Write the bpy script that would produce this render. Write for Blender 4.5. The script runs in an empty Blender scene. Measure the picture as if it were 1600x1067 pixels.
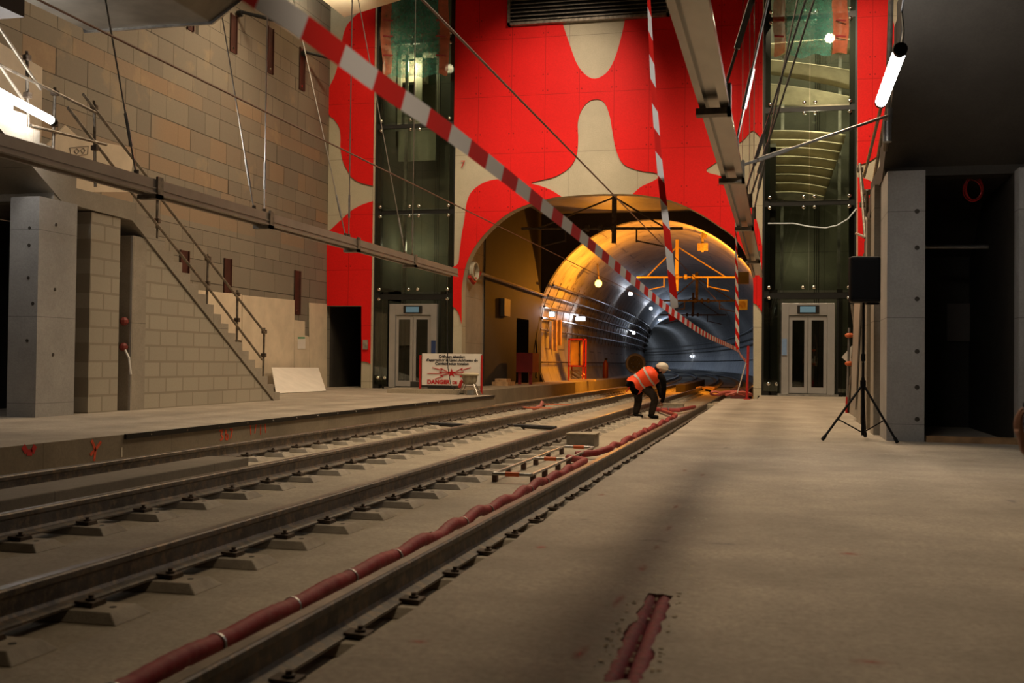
import bpy, bmesh, math, random
from mathutils import Vector, Matrix
random.seed(7)
PI = math.pi
S = bpy.context.scene
COL = S.collection

# ------------------------------------------------------------------ camera
F, H = 1700.0, .88
YAW, PITCH, ROLL = math.radians(13.85), math.atan(31.5/1700), math.radians(.66)
cy_, sy_, cp_, sp_ = math.cos(YAW), math.sin(YAW), math.cos(PITCH), math.sin(PITCH)
FW = Vector((-sy_*cp_, cy_*cp_, sp_)); r0 = Vector((cy_, sy_, 0)); u0 = Vector((sy_*sp_, -cy_*sp_, cp_))
RT = math.cos(ROLL)*r0+math.sin(ROLL)*u0; UP = -math.sin(ROLL)*r0+math.cos(ROLL)*u0
cam = bpy.data.cameras.new('camera'); camo = bpy.data.objects.new('camera', cam); COL.objects.link(camo)
camo.matrix_world = Matrix(((RT.x, UP.x, -FW.x, 0), (RT.y, UP.y, -FW.y, 0), (RT.z, UP.z, -FW.z, H), (0, 0, 0, 1)))
cam.sensor_width = 36; cam.lens = F/1600*36; cam.clip_start = .05; cam.clip_end = 600
cam.dof.use_dof = True; cam.dof.focus_distance = 22; cam.dof.aperture_fstop = 3.6
S.camera = camo

def at(x, y, X=None, Y=None, Z=None):
    """the world point on a plane of the place that the photograph shows at x, y"""
    d = FW+RT*((x-800)/F)-UP*((y-533.5)/F)
    t = X/d.x if X is not None else Y/d.y if Y is not None else (Z-H)/d.z
    return Vector((0, 0, H))+d*t

# ------------------------------------------------------------------ world, view
w = bpy.data.worlds.new('world'); S.world = w; w.use_nodes = True
w.node_tree.nodes['Background'].inputs[0].default_value = (1.0, .72, .42, 1)
w.node_tree.nodes['Background'].inputs[1].default_value = .006
S.view_settings.view_transform = 'Standard'; S.view_settings.look = 'None'
S.view_settings.exposure = 0.0; S.view_settings.gamma = 1

WARM = (1.0, .77, .51); WHITE = (1.0, .93, .86); SOD = (1.0, .33, .02); BLUE = (.62, .76, 1.0)
def lamp(kind, loc, e, col, size=.3, to=None, angle=60, blend=.6, sy=None):
    l = bpy.data.lights.new('lamp_light', kind); l.energy = e; l.color = col
    o = bpy.data.objects.new('lamp_light', l); COL.objects.link(o); o.location = loc
    if kind == 'AREA':
        l.size = size
        if sy: l.shape = 'RECTANGLE'; l.size_y = sy
    else: l.shadow_soft_size = size
    if kind == 'SPOT': l.spot_size = math.radians(angle); l.spot_blend = blend
    if to is not None: o.rotation_euler = (Vector(to)-Vector(loc)).to_track_quat('-Z', 'Y').to_euler()
    return o
# hall ceiling lamps, plus spots added near the camera
for p, e in (((-9.6, 25, 12.0), 1500), ((0.2, 25.5, 12.0), 2900), ((-4.6, 22.5, 12.0), 1500), ((-9.5, 17, 12.0), 520)):
    lamp('SPOT', p, e, WARM, .8, to=(p[0], p[1]+.01, 0), angle=150, blend=.7)
lamp('SPOT', (-1.6, 15.5, 12.0), 2900, WARM, .8, to=(-1.6, 19, 0), angle=112, blend=.9)
lamp('SPOT', (-.3, 9.5, 11.5), 2300, WARM, .6, to=(1.1, 6.5, 0), angle=50, blend=1)  # added spot, brightens the near right platform floor
lamp('SPOT', (-3.0, 8, 12.2), 130, WARM, .6, to=(-3.0, 8.1, 0), angle=130, blend=1)
lamp('SPOT', (.95, 1.0, 1.95), 150, (1, .84, .68), .15, to=(-1.3, 4.0, 1.95), angle=44, blend=1)      # spot added beside the camera to brighten the near tape
# wall washers over the red wall, stone wall grazers
lamp('SPOT', (-5.2, 25.5, 11.8), 2300, (1.0, .80, .6), .15, to=(-6.6, 32, 8.4), angle=58, blend=1)
lamp('SPOT', (1.5, 27.5, 11.5), 900, (1.0, .78, .55), .15, to=(2.5, 32, 9), angle=70, blend=1)
lamp('SPOT', (-11.4, 27.5, 11.2), 420, (1.0, .78, .5), .15, to=(-12.8, 32, 8), angle=80, blend=1)
lamp('SPOT', (-11.2, 24.5, 11.5), 330, WARM, .2, to=(-13.9, 24, 8), angle=95, blend=1)
lamp('SPOT', (-11.0, 18, 11.5), 150, WARM, .2, to=(-13.9, 18, 7), angle=95, blend=1)
lamp('SPOT', (-12.2, 28.5, 10.4), 420, (1.0, .88, .68), .2, to=(-13.2, 29.3, 12), angle=110, blend=1)
# points added in the two lift shafts to brighten interiors and slats
lamp('POINT', (-11.7, 33.6, 10.5), 60, (1.0, .9, .6), .2)
lamp('POINT', (-11.7, 33.9, 4.6), 14, (1.0, .9, .6), .2)
lamp('POINT', (0.9, 32.3, 11.0), 260, (1.0, .85, .6), .1)
lamp('POINT', (0.9, 32.25, 7.9), 60, (1.0, .85, .6), .1)
lamp('POINT', (0.5, 33.9, 4.0), 10, (1.0, .85, .55), .2)
# sodium lamps of the tunnel mouth, cold lamps deeper in
lamp('POINT', (-7.0, 46.4, 3.9), 900, SOD, .1)
lamp('SPOT', (-2.6, 43.35, 4.6), 1700, SOD, .12, to=(-4.2, 49, 4.8), angle=168, blend=.25)
lamp('SPOT', (-1.4, 43.5, 5.4), 2400, SOD, .12, to=(-3.4, 43.0, -.3), angle=62, blend=.7)
lamp('SPOT', (-6.0, 38.5, 5.6), 45, SOD, .1, to=(-5.6, 39.2, 7), angle=110, blend=.8)

# ------------------------------------------------------------------ mesh helpers
class MB:
    def __init__(s): s.v = []; s.f = []; s.uv = None
    def add(s, vs, fs):
        n = len(s.v); s.v += [Vector(p) for p in vs]; s.f += [tuple(i+n for i in f) for f in fs]; return s
    def box(s, a, b, c, d, e, f):
        return s.hexa([(a, c, e), (b, c, e), (b, d, e), (a, d, e), (a, c, f), (b, c, f), (b, d, f), (a, d, f)])
    def hexa(s, p): return s.add(p, [(3, 2, 1, 0), (4, 5, 6, 7), (0, 1, 5, 4), (1, 2, 6, 5), (2, 3, 7, 6), (3, 0, 4, 7)])
    def prism(s, pts, off):
        off = Vector(off); n = len(pts); P = [Vector(p) for p in pts]
        return s.add(P+[p+off for p in P], [tuple(range(n))[::-1], tuple(range(n, 2*n))]+[(i, (i+1) % n, (i+1) % n+n, i+n) for i in range(n)])
    def tube(s, path, r, n=8, caps=True, radii=None):
        P = [Vector(p) for p in path]; k = len(P); vs = []; t0 = None; a = None
        for i, p in enumerate(P):
            t = (P[min(i+1, k-1)]-P[max(i-1, 0)]).normalized()
            if a is None: a = t.orthogonal().normalized()
            else: a = (a-t*a.dot(t)).normalized()
            b = t.cross(a); rr = radii[i] if radii else r
            vs += [p+(a*math.cos(2*PI*j/n)+b*math.sin(2*PI*j/n))*rr for j in range(n)]
        fs = [(i*n+j, i*n+(j+1) % n, (i+1)*n+(j+1) % n, (i+1)*n+j) for i in range(k-1) for j in range(n)]
        if caps: fs += [tuple(range(n))[::-1], tuple((k-1)*n+j for j in range(n))]
        return s.add(vs, fs)
    def sphere(s, c, r, n=10, m=6, sc=(1, 1, 1)):
        c = Vector(c); vs = [c+Vector((0, 0, -r*sc[2]))]
        for i in range(1, m):
            a = -PI/2+PI*i/m
            vs += [c+Vector((math.cos(a)*math.cos(2*PI*j/n)*r*sc[0], math.cos(a)*math.sin(2*PI*j/n)*r*sc[1], math.sin(a)*r*sc[2])) for j in range(n)]
        vs.append(c+Vector((0, 0, r*sc[2]))); L = len(vs)-1; fs = [(0, 1+(j+1) % n, 1+j) for j in range(n)]
        fs += [(1+i*n+j, 1+i*n+(j+1) % n, 1+(i+1)*n+(j+1) % n, 1+(i+1)*n+j) for i in range(m-2) for j in range(n)]
        fs += [(1+(m-2)*n+j, 1+(m-2)*n+(j+1) % n, L) for j in range(n)]
        return s.add(vs, fs)
    def lathe(s, prof, c=(0, 0, 0), n=16):
        c = Vector(c); vs = [c+Vector((r*math.cos(2*PI*j/n), r*math.sin(2*PI*j/n), z)) for r, z in prof for j in range(n)]; k = len(prof)
        fs = [(i*n+j, i*n+(j+1) % n, (i+1)*n+(j+1) % n, (i+1)*n+j) for i in range(k-1) for j in range(n)]
        return s.add(vs, fs+[tuple(range(n))[::-1], tuple((k-1)*n+j for j in range(n))])
    def build(s, name, m, parent=None, smooth=False, bevel=0, world=True):
        me = bpy.data.meshes.new(name)
        off = Vector(parent['_w']) if (parent is not None and world and '_w' in parent) else Vector((0, 0, 0))
        me.from_pydata([tuple(p-off) for p in s.v], [], s.f)
        if s.uv:
            ul = me.uv_layers.new(name='UVMap')
            for lp in me.loops: ul.data[lp.index].uv = s.uv[lp.vertex_index]
        bm = bmesh.new(); bm.from_mesh(me); bmesh.ops.recalc_face_normals(bm, faces=bm.faces); bm.to_mesh(me); bm.free()
        if smooth:
            me.polygons.foreach_set('use_smooth', [True]*len(me.polygons)); me.set_sharp_from_angle(angle=math.radians(42))
        me.materials.append(m); o = bpy.data.objects.new(name, me); COL.objects.link(o)
        if parent is not None: o.parent = parent; o['_w'] = tuple(off)
        if bevel:
            b = o.modifiers.new('bevel', 'BEVEL'); b.width = bevel; b.segments = 2; b.limit_method = 'ANGLE'
        return o
def tag(o, label, cat, group=None, kind=None):
    o['label'] = label; o['category'] = cat
    if group: o['group'] = group
    if kind: o['kind'] = kind
    return o
def thing(name, label, cat, loc=(0, 0, 0), group=None, rz=0, local=False):
    o = bpy.data.objects.new(name, None); COL.objects.link(o); o.location = loc; o.rotation_euler = (0, 0, rz); o.empty_display_size = .1
    if not local: o['_w'] = tuple(loc)
    return tag(o, label, cat, group)
def struct(o): o['kind'] = 'structure'; return o
def copy_tree(o, parent=None):
    c = o.copy(); COL.objects.link(c)
    if parent is not None: c.parent = parent
    for ch in list(o.children): copy_tree(ch, c)
    return c
def shape2d(name, outer, holes, m, thick, place, parent=None):
    """flat sheet with curved outline and holes: outer / holes are 2D loops; place maps (u, v, w) to world, w = depth"""
    cu = bpy.data.curves.new(name, 'CURVE'); cu.dimensions = '2D'; cu.fill_mode = 'BOTH'; cu.extrude = thick/2
    for lp in [outer]+list(holes):
        sp = cu.splines.new('POLY'); sp.points.add(len(lp)-1); sp.use_cyclic_u = True
        for i, (a, b) in enumerate(lp): sp.points[i].co = (a, b, 0, 1)
    o = bpy.data.objects.new(name, cu); COL.objects.link(o)
    dg = bpy.context.evaluated_depsgraph_get(); me = bpy.data.meshes.new_from_object(o.evaluated_get(dg))
    mb = MB(); mb.add([place(v.co.x, v.co.y, v.co.z+thick/2) for v in me.vertices], [tuple(p.vertices) for p in me.polygons])
    bpy.data.objects.remove(o); return mb.build(name, m, parent)
def smooth_loop(pts, n=4):
    """Catmull-Rom through the points; a point with a third entry 1 is a sharp corner"""
    out = []; k = len(pts); cor = [len(p) > 2 for p in pts]; P = [Vector(p[:2]) for p in pts]
    for i in range(k):
        a, b, c, d = P[i-1], P[i], P[(i+1) % k], P[(i+2) % k]
        if cor[i]: a = b-(c-b)
        if cor[(i+1) % k]: d = c+(c-b)
        if cor[i] and cor[(i+1) % k]: out.append(b); continue
        for j in range(n):
            t = j/n; out.append(.5*((2*b)+(c-a)*t+(2*a-5*b+4*c-d)*t*t+(-a+3*b-3*c+d)*t**3))
    return [(p.x, p.y) for p in out]

# ------------------------------------------------------------------ materials
def nt(name):
    m = bpy.data.materials.new(name); m.use_nodes = True; t = m.node_tree; return m, t, t.nodes, t.links, t.nodes['Principled BSDF']
def ramp(N, L, src, c0, c1, p0=.35, p1=.65):
    r = N.new('ShaderNodeValToRGB'); L.new(src, r.inputs[0]); e = r.color_ramp.elements
    e[0].position = p0; e[1].position = p1; e[0].color = (*c0, 1); e[1].color = (*c1, 1); return r.outputs[0]
def noise(N, L, vec, scale, det=4, rough=.6):
    n = N.new('ShaderNodeTexNoise'); n.inputs['Scale'].default_value = scale; n.inputs['Detail'].default_value = det; n.inputs['Roughness'].default_value = rough
    if vec is not None: L.new(vec, n.inputs['Vector'])
    return n.outputs['Fac']
def mixc(N, L, fac, a, b, mode='MIX'):
    x = N.new('ShaderNodeMix'); x.data_type = 'RGBA'; x.blend_type = mode
    for sock, val in ((x.inputs[0], fac), (x.inputs[6], a), (x.inputs[7], b)):
        if isinstance(val, (int, float)): sock.default_value = val
        elif isinstance(val, tuple): sock.default_value = (*val, 1)
        else: L.new(val, sock)
    return x.outputs[2]
def mth(N, L, op, a, b=0.0, c=None):
    x = N.new('ShaderNodeMath'); x.operation = op
    for i, v in enumerate((a, b, c)):
        if v is None: continue
        if isinstance(v, (int, float)): x.inputs[i].default_value = v
        else: L.new(v, x.inputs[i])
    return x.outputs[0]
def bump(N, L, b, src, st=.3, dist=.02):
    n = N.new('ShaderNodeBump'); n.inputs['Strength'].default_value = st; n.inputs['Distance'].default_value = dist
    L.new(src, n.inputs['Height']); L.new(n.outputs[0], b.inputs['Normal'])
def gpos(N): g = N.new('ShaderNodeNewGeometry'); return g.outputs['Position']
MATS = {}
def mat(name, col, rough=.6, metal=0., var=.12, scale=3., bmp=.0, dirt=None, spec=.5):
    if name in MATS: return MATS[name]
    m, t, N, L, b = nt(name); b.inputs['Roughness'].default_value = rough; b.inputs['Metallic'].default_value = metal
    b.inputs['Specular IOR Level'].default_value = spec
    g = gpos(N)
    if var:
        f = noise(N, L, g, scale); c = ramp(N, L, f, tuple(x*(1-var) for x in col), tuple(min(1, x*(1+var)) for x in col))
        if dirt:
            f2 = noise(N, L, g, scale*3.3, 6, .7); k = ramp(N, L, f2, (0, 0, 0), (1, 1, 1), .48, .62); c = mixc(N, L, k, c, dirt)
        L.new(c, b.inputs['Base Color'])
    else: b.inputs['Base Color'].default_value = (*col, 1)
    if bmp: bump(N, L, b, noise(N, L, g, scale*12, 5), bmp, .01)
    MATS[name] = m; return m
def emis(name, col, st):
    m, t, N, L, b = nt(name); b.inputs['Base Color'].default_value = (*col, 1); b.inputs['Emission Color'].default_value = (*col, 1); b.inputs['Emission Strength'].default_value = st; return m
def glass(name, tint, gl=.12, rough=.02):
    m, t, N, L, b = nt(name); N.remove(b); out = N['Material Output']
    tr = N.new('ShaderNodeBsdfTransparent'); tr.inputs[0].default_value = (*tint, 1)
    g = N.new('ShaderNodeBsdfGlossy'); g.inputs['Roughness'].default_value = rough; g.inputs[0].default_value = (.9, .95, .9, 1)
    lw = N.new('ShaderNodeLayerWeight'); lw.inputs[0].default_value = .3
    f = mth(N, L, 'MULTIPLY_ADD', lw.outputs['Fresnel'], .8, gl*.3)
    x = N.new('ShaderNodeMixShader'); L.new(f, x.inputs[0]); L.new(tr.outputs[0], x.inputs[1]); L.new(g.outputs[0], x.inputs[2]); L.new(x.outputs[0], out.inputs[0]); return m
def netmat(name, col, alpha=.7):
    m, t, N, L, b = nt(name); g = gpos(N); f = noise(N, L, g, 5); L.new(ramp(N, L, f, tuple(c*.7 for c in col), col), b.inputs['Base Color'])
    b.inputs['Roughness'].default_value = .8; f2 = noise(N, L, g, 9, 3); L.new(mth(N, L, 'MULTIPLY_ADD', f2, .5, alpha-.25), b.inputs['Alpha']); return m
def concrete(name, col, grid=None, lw=.01, dots=False, bmp=.25, stain=.25, rough=.75, speck=.35):
    """grid = ((axis, spacing, offset), (axis, spacing, offset)) : casting joints on the surface"""
    m, t, N, L, b = nt(name); b.inputs['Roughness'].default_value = rough; b.inputs['Specular IOR Level'].default_value = .3
    g = gpos(N); sep = N.new('ShaderNodeSeparateXYZ'); L.new(g, sep.inputs[0])
    c = ramp(N, L, noise(N, L, g, .9, 6, .65), tuple(x*(1-stain) for x in col), tuple(x*(1+stain*.6) for x in col), .3, .7)
    c = mixc(N, L, mth(N, L, 'MULTIPLY', ramp(N, L, noise(N, L, g, 4.5, 9, .75), (0, 0, 0), (1, 1, 1), .45, .62), stain*.9), c, tuple(x*.62 for x in col))
    c = mixc(N, L, mth(N, L, 'MULTIPLY', ramp(N, L, noise(N, L, g, 34, 8, .8), (0, 0, 0), (1, 1, 1), .42, .66), speck), c, tuple(x*.45 for x in col))
    if grid:
        mk = None; cells = []
        for ax, sp, of in grid:
            u = mth(N, L, 'FRACT', mth(N, L, 'DIVIDE', mth(N, L, 'SUBTRACT', sep.outputs['XYZ'.index(ax)], of), sp))
            d = mth(N, L, 'ABSOLUTE', mth(N, L, 'SUBTRACT', u, .5)); d = mth(N, L, 'MULTIPLY', mth(N, L, 'SUBTRACT', .5, d), sp)   # metres from the joint
            k = mth(N, L, 'LESS_THAN', d, lw); mk = k if mk is None else mth(N, L, 'MAXIMUM', mk, k); cells.append((u, d, sp))
        c = mixc(N, L, mth(N, L, 'MULTIPLY', mk, .6), c, tuple(x*.3 for x in col))
        if dots:
            (u, d, sp), (u2, d2, sp2) = cells
            e = mth(N, L, 'SUBTRACT', d, .07); e = mth(N, L, 'MULTIPLY', e, e)
            rows = None
            for off in (.07, .35):
                q = mth(N, L, 'MULTIPLY', mth(N, L, 'SUBTRACT', u2, off), sp2); q = mth(N, L, 'MULTIPLY', q, q)
                k = mth(N, L, 'LESS_THAN', mth(N, L, 'ADD', e, q), .0005); rows = k if rows is None else mth(N, L, 'MAXIMUM', rows, k)
            c = mixc(N, L, mth(N, L, 'MULTIPLY', rows, .75), c, tuple(x*.25 for x in col))
    L.new(c, b.inputs['Base Color'])
    if bmp: bump(N, L, b, noise(N, L, g, 14, 8, .7), bmp, .012)
    return m
def brickmat(name, ax, c1, c2, mortar, bw, rh, ms=.012, orange=None, bmp=.4):
    m, t, N, L, b = nt(name); b.inputs['Roughness'].default_value = .7; b.inputs['Specular IOR Level'].default_value = .3
    g = gpos(N); sep = N.new('ShaderNodeSeparateXYZ'); L.new(g, sep.inputs[0]); cmb = N.new('ShaderNodeCombineXYZ')
    hx, hz = sep.outputs['XYZ'.index(ax)], sep.outputs[2]
    if orange:      # courses of unequal height, stones of unequal length
        hz = mth(N, L, 'ADD', hz, mth(N, L, 'MULTIPLY', mth(N, L, 'SINE', mth(N, L, 'MULTIPLY', hz, 2*PI/(rh*4))), .09))
        rw0 = mth(N, L, 'FLOOR', mth(N, L, 'DIVIDE', hz, rh)); wc = N.new('ShaderNodeCombineXYZ'); L.new(mth(N, L, 'MULTIPLY', hx, .9), wc.inputs[0]); L.new(mth(N, L, 'MULTIPLY', rw0, 3.7), wc.inputs[1])
        hx = mth(N, L, 'MULTIPLY_ADD', noise(N, L, wc.outputs[0], 1, 1), 1.5, hx)
    L.new(hx, cmb.inputs[0]); L.new(hz, cmb.inputs[1])
    br = N.new('ShaderNodeTexBrick'); br.offset = .37; br.squash = 1.5 if orange else 1; br.squash_frequency = 3; L.new(cmb.outputs[0], br.inputs['Vector'])
    for k, v in (('Scale', 1), ('Mortar Size', ms), ('Mortar Smooth', .1), ('Bias', -.1), ('Brick Width', bw), ('Row Height', rh)): br.inputs[k].default_value = v
    br.inputs['Color1'].default_value = (*c1, 1); br.inputs['Color2'].default_value = (*c2, 1); br.inputs['Mortar'].default_value = (*mortar, 1); c = br.outputs['Color']
    if orange:
        b2 = N.new('ShaderNodeTexBrick'); b2.offset = .37; b2.squash = 1.5; b2.squash_frequency = 3; L.new(cmb.outputs[0], b2.inputs['Vector'])
        for k, v in (('Scale', 1), ('Mortar Size', ms), ('Mortar Smooth', .1), ('Bias', -.05), ('Brick Width', bw), ('Row Height', rh)): b2.inputs[k].default_value = v
        b2.inputs['Color1'].default_value = (0, 0, 0, 1); b2.inputs['Color2'].default_value = (1, 1, 1, 1); b2.inputs['Mortar'].default_value = (0, 0, 0, 1)
        rw = rw0; n = N.new('ShaderNodeCombineXYZ'); L.new(rw, n.inputs[1]); L.new(mth(N, L, 'MULTIPLY', sep.outputs[1], .16), n.inputs[0])
        lo = noise(N, L, n.outputs[0], .83, 2); band = mth(N, L, 'MULTIPLY', mth(N, L, 'GREATER_THAN', sep.outputs[2], 4.2), mth(N, L, 'LESS_THAN', sep.outputs[2], 7.7))
        k = mth(N, L, 'MULTIPLY', mth(N, L, 'MULTIPLY', ramp(N, L, lo, (0, 0, 0), (1, 1, 1), .49, .55), band), mth(N, L, 'MULTIPLY_ADD', b2.outputs['Color'], .7, .05))
        c = mixc(N, L, k, c, orange)
        w2 = noise(N, L, g, .8, 5, .6); k2 = mth(N, L, 'MULTIPLY', ramp(N, L, w2, (0, 0, 0), (1, 1, 1), .60, .68), .35); c = mixc(N, L, k2, c, (.50, .36, .20))
    c = mixc(N, L, mth(N, L, 'MULTIPLY', noise(N, L, g, 30, 5, .8), .5), c, tuple(x*.5 for x in c1)); L.new(c, b.inputs['Base Color'])
    h = mth(N, L, 'SUBTRACT', mth(N, L, 'MULTIPLY', noise(N, L, g, 18, 4), .25), br.outputs['Fac']); bump(N, L, b, h, bmp, .02); return m
def tapemat(name, period, skew):
    m, t, N, L, b = nt(name); tc = N.new('ShaderNodeTexCoord'); sep = N.new('ShaderNodeSeparateXYZ'); L.new(tc.outputs['UV'], sep.inputs[0])
    u = mth(N, L, 'FRACT', mth(N, L, 'DIVIDE', mth(N, L, 'MULTIPLY_ADD', sep.outputs[1], skew, sep.outputs[0]), period)); k = mth(N, L, 'GREATER_THAN', u, .5)
    c = mixc(N, L, k, (.80, .02, .012), (.85, .80, .74)); L.new(c, b.inputs['Base Color']); b.inputs['Roughness'].default_value = .7; b.inputs['Specular IOR Level'].default_value = .1; return m

M_floor = concrete('platform_concrete', (.42, .36, .285), bmp=.6, stain=.38, speck=.7)
M_slab = concrete('track_slab_concrete', (.43, .365, .27), bmp=.5, stain=.3, speck=.6)
M_conc = concrete('wall_concrete', (.34, .30, .24), grid=(('Z', 1.45, 0), ('Y', 2.6, .4)), lw=.006, bmp=.2, stain=.2)
M_cend = concrete('end_wall_concrete', (.50, .45, .33), grid=(('X', 2.08, 0.03), ('Z', 1.75, .2)), lw=.008, bmp=.1, stain=.12)
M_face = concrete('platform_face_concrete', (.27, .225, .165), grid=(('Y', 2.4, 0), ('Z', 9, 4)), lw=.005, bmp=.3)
M_pill = concrete('pillar_concrete', (.40, .385, .36), grid=(('Z', 1.25, .2), ('X', 9, 4)), lw=.005, bmp=.35, stain=.2)
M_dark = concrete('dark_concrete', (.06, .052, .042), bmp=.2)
M_red = concrete('red_panel', (.74, .012, .011), grid=(('X', 1.045, .38), ('Z', 1.75, .2)), lw=.007, dots=True, bmp=.0, stain=.06, rough=.6)
M_red.node_tree.nodes['Principled BSDF'].inputs['Specular IOR Level'].default_value = .15
M_stone = brickmat('stone_cladding', 'Y', (.235, .205, .16), (.30, .26, .195), (.06, .05, .035), .82, .46, .009, orange=(.37, .225, .12))
M_block = brickmat('block_wall', 'Y', (.40, .36, .285), (.45, .405, .32), (.30, .26, .20), .55, .27, .02, bmp=.15)
M_tun = concrete('tunnel_lining', (.36, .34, .31), bmp=.3, stain=.3, rough=.55)
M_rail = mat('rail_steel', (.14, .125, .11), .5, .5, .3, 4, .3, dirt=(.26, .20, .14))
M_railtop = mat('rail_head_worn', (.15, .12, .09), .42, .6, .3, 5, .1)
M_rust = mat('rusty_steel', (.10, .072, .05), .7, .4, .4, 12, .3)
M_steel = mat('galvanised_steel', (.38, .37, .35), .38, .85, .25, 5)
M_beam = mat('beam_steel', (.33, .29, .25), .45, .6, .08, 3)
M_shiny = mat('polished_channel_steel', (.27, .26, .24), .2, .95, .15, 2)
M_black = mat('black_plastic', (.004, .004, .0045), .55, 0, .1, spec=.15)
M_blksteel = mat('black_steel', (.018, .018, .017), .4, .3, .1)
M_scaf = mat('scaffold_tube', (.22, .19, .15), .5, .6, .35, 9)
M_brown = mat('brown_channel', (.075, .028, .02), .5, .2, .2)
M_board = mat('pale_board', (.66, .55, .40), .7, 0, .08, 2)
M_paper = mat('white_sheet', (.75, .70, .62), .7, 0, .05)
M_chrome = mat('chrome', (.85, .82, .75), .15, 1, 0)
M_wire = mat('copper_wire', (.16, .075, .045), .5, .5, 0)
M_rod = mat('steel_rod', (.42, .39, .35), .3, .8, .2)
M_conduit = mat('red_conduit', (.25, .025, .028), .6, 0, .2, 6, dirt=(.27, .06, .05), spec=.25)
M_redp = mat('red_paint', (.42, .012, .01), .45, 0, .1)
M_frame = mat('lift_frame_metal', (.42, .41, .40), .35, .6, .05)
M_glass = glass('lift_glass', (.78, .82, .76), .10)
M_glassd = glass('door_glass', (.42, .42, .38), .12)
M_cable = mat('black_cable', (.012, .011, .01), .5, 0, .1)
M_wood = mat('timber', (.38, .22, .10), .7, 0, .25, 6)
M_yel = mat('yellow_panel', (.60, .38, .10), .6, 0, .1)
E_tube = emis('tube_light', (1.0, .95, .90), 48)
E_sod = emis('sodium_bulb', (1.0, .52, .07), 9)
E_cold = emis('cold_bulb', (.85, .9, 1.0), 40)
E_scr = emis('display_screen', (.10, .20, .28), .25)

# ------------------------------------------------------------------ the place's measures
WY = 32.0                       # end wall with the red cladding
XS = -13.95                     # stone wall
XL, XR = -7.25, -1.27           # platform edges
SL = -.36                       # track slab
RX = (-6.40, -4.88, -3.31, -1.855)   # rails
XWL, XWR = -10.4, 1.22          # faces under the left and right stairs
CX, CR, CZ = -5.0, 4.7, 1.9     # bored tunnel
Y0, RC = 46.0, 570.0
def path(s):
    """plan position and left-hand normal of the track centre line"""
    if s <= Y0: return 0., s, 0.
    a = (s-Y0)/RC; return -RC*(1-math.cos(a)), Y0+RC*math.sin(a), a
def tp(s, x, z):
    px, py, a = path(s); return Vector((px+x*math.cos(a), py+x*math.sin(a), z))
def srange(a, b, far):
    L = [a]; 
    while L[-1] < b: L.append(min(b, L[-1]+(far if L[-1] >= Y0 else max(1, Y0-L[-1]) if Y0 < b else b)))
    return L
def sweep(mb, prof, ss, closed=True, caps=True):
    n = len(prof); vs = [tp(s, x, z) for s in ss for x, z in prof]; k = len(ss)
    fs = [(i*n+j, i*n+(j+1) % n, (i+1)*n+(j+1) % n, (i+1)*n+j) for i in range(k-1) for j in range(n if closed else n-1)]
    if closed and caps: fs += [tuple(range(n))[::-1], tuple((k-1)*n+j for j in range(n))]
    return mb.add(vs, fs)

# ------------------------------------------------------------------ floors
g = [at(x, y, Z=0) for x, y in ((948, 1062), (1006, 1062), (1022, 1010), (1040, 965), (1050, 930), (1010, 926), (995, 965), (978, 990), (965, 1020))]
hole = []
for i in range(len(g)):
    a, b = g[i], g[(i+1) % len(g)]
    for k in range(6):
        p = a.lerp(b, k/6); hole.append((p.x+random.uniform(-.012, .012), p.y+random.uniform(-.015, .015)))
edge = []
y = -4.0
while y < 28.4: edge.append((XR+.022-.0045*max(0, y)+random.uniform(-.012, .012), y)); y += .22 if y < 12 else .6
fr = struct(shape2d('floor_right', edge+[(XR-.1, 28.4), (-.55, 28.4), (-.55, WY), (8, WY), (8, -4)], [hole], M_floor, .05, lambda u, v, q: Vector((u, v, q-.05))))
MB().box(XR+.06, 8, -4, 28.3, SL, -.0495).build('platform_body', M_floor, fr)
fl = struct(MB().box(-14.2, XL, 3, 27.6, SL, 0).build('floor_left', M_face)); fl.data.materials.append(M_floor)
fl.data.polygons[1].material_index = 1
f2 = MB().box(-14.2, -8.03, 27.6, WY+3.2, SL, -.001).build('platform_landing', M_floor, fl)
struct(MB().box(-30, 8, -4, 60, SL-.3, SL).build('floor_track', M_slab))
tb = MB(); sweep(tb, [(-9.5, SL), (-.5, SL), (-.5, SL-.2), (-9.5, SL-.2)], srange(58, 262, 6)); struct(tb.build('floor_tunnel', M_slab))
# ------------------------------------------------------------------ walls
struct(MB().box(XS-.3, XS, -2, WY+.3, 0, 14).build('wall_left', M_stone))
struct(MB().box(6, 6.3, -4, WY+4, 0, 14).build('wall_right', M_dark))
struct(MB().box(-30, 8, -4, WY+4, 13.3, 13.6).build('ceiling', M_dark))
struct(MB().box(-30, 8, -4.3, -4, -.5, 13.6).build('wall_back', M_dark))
E2 = lambda x, y: (lambda p: (p.x, p.z))(at(x, y, Y=WY))
arch = [(721.5, 700, 1), (721.5, 502), (721.5, 473.7), (722, 448.8), (725.8, 424), (733, 402.5), (745.4, 381), (765, 358), (790, 336.6), (818.4, 322), (857.6, 310.6), (874, 307.7), (918, 304), (952, 303), (989, 303.6),
        (1029, 308.7), (1063, 318.8), (1097, 335.7), (1120.5, 351), (1144, 367.7), (1157.6, 384.6), (1167.7, 404.8), (1174.5, 425), (1177, 442), (1177, 475), (1177, 700, 1)]
ARW = smooth_loop([E2(p[0], p[1])+tuple(p[2:]) for p in arch], 3)
xl0, xl1 = E2(584, 400)[0], E2(709.5, 400)[0]; xr0, xr1 = E2(1191, 400)[0], E2(1338, 400)[0]
LIFTL = (xl0, xl1); LIFTR = (xr0, xr1); print('lifts', LIFTL, LIFTR)
dx0, dx1 = XS, E2(565, 540)[0]; dzt = E2(540, 478)[1]
place = lambda u, v, q: Vector((u, WY+q, v))
bot = SL-.05
a0 = [p for p in ARW]
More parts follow.
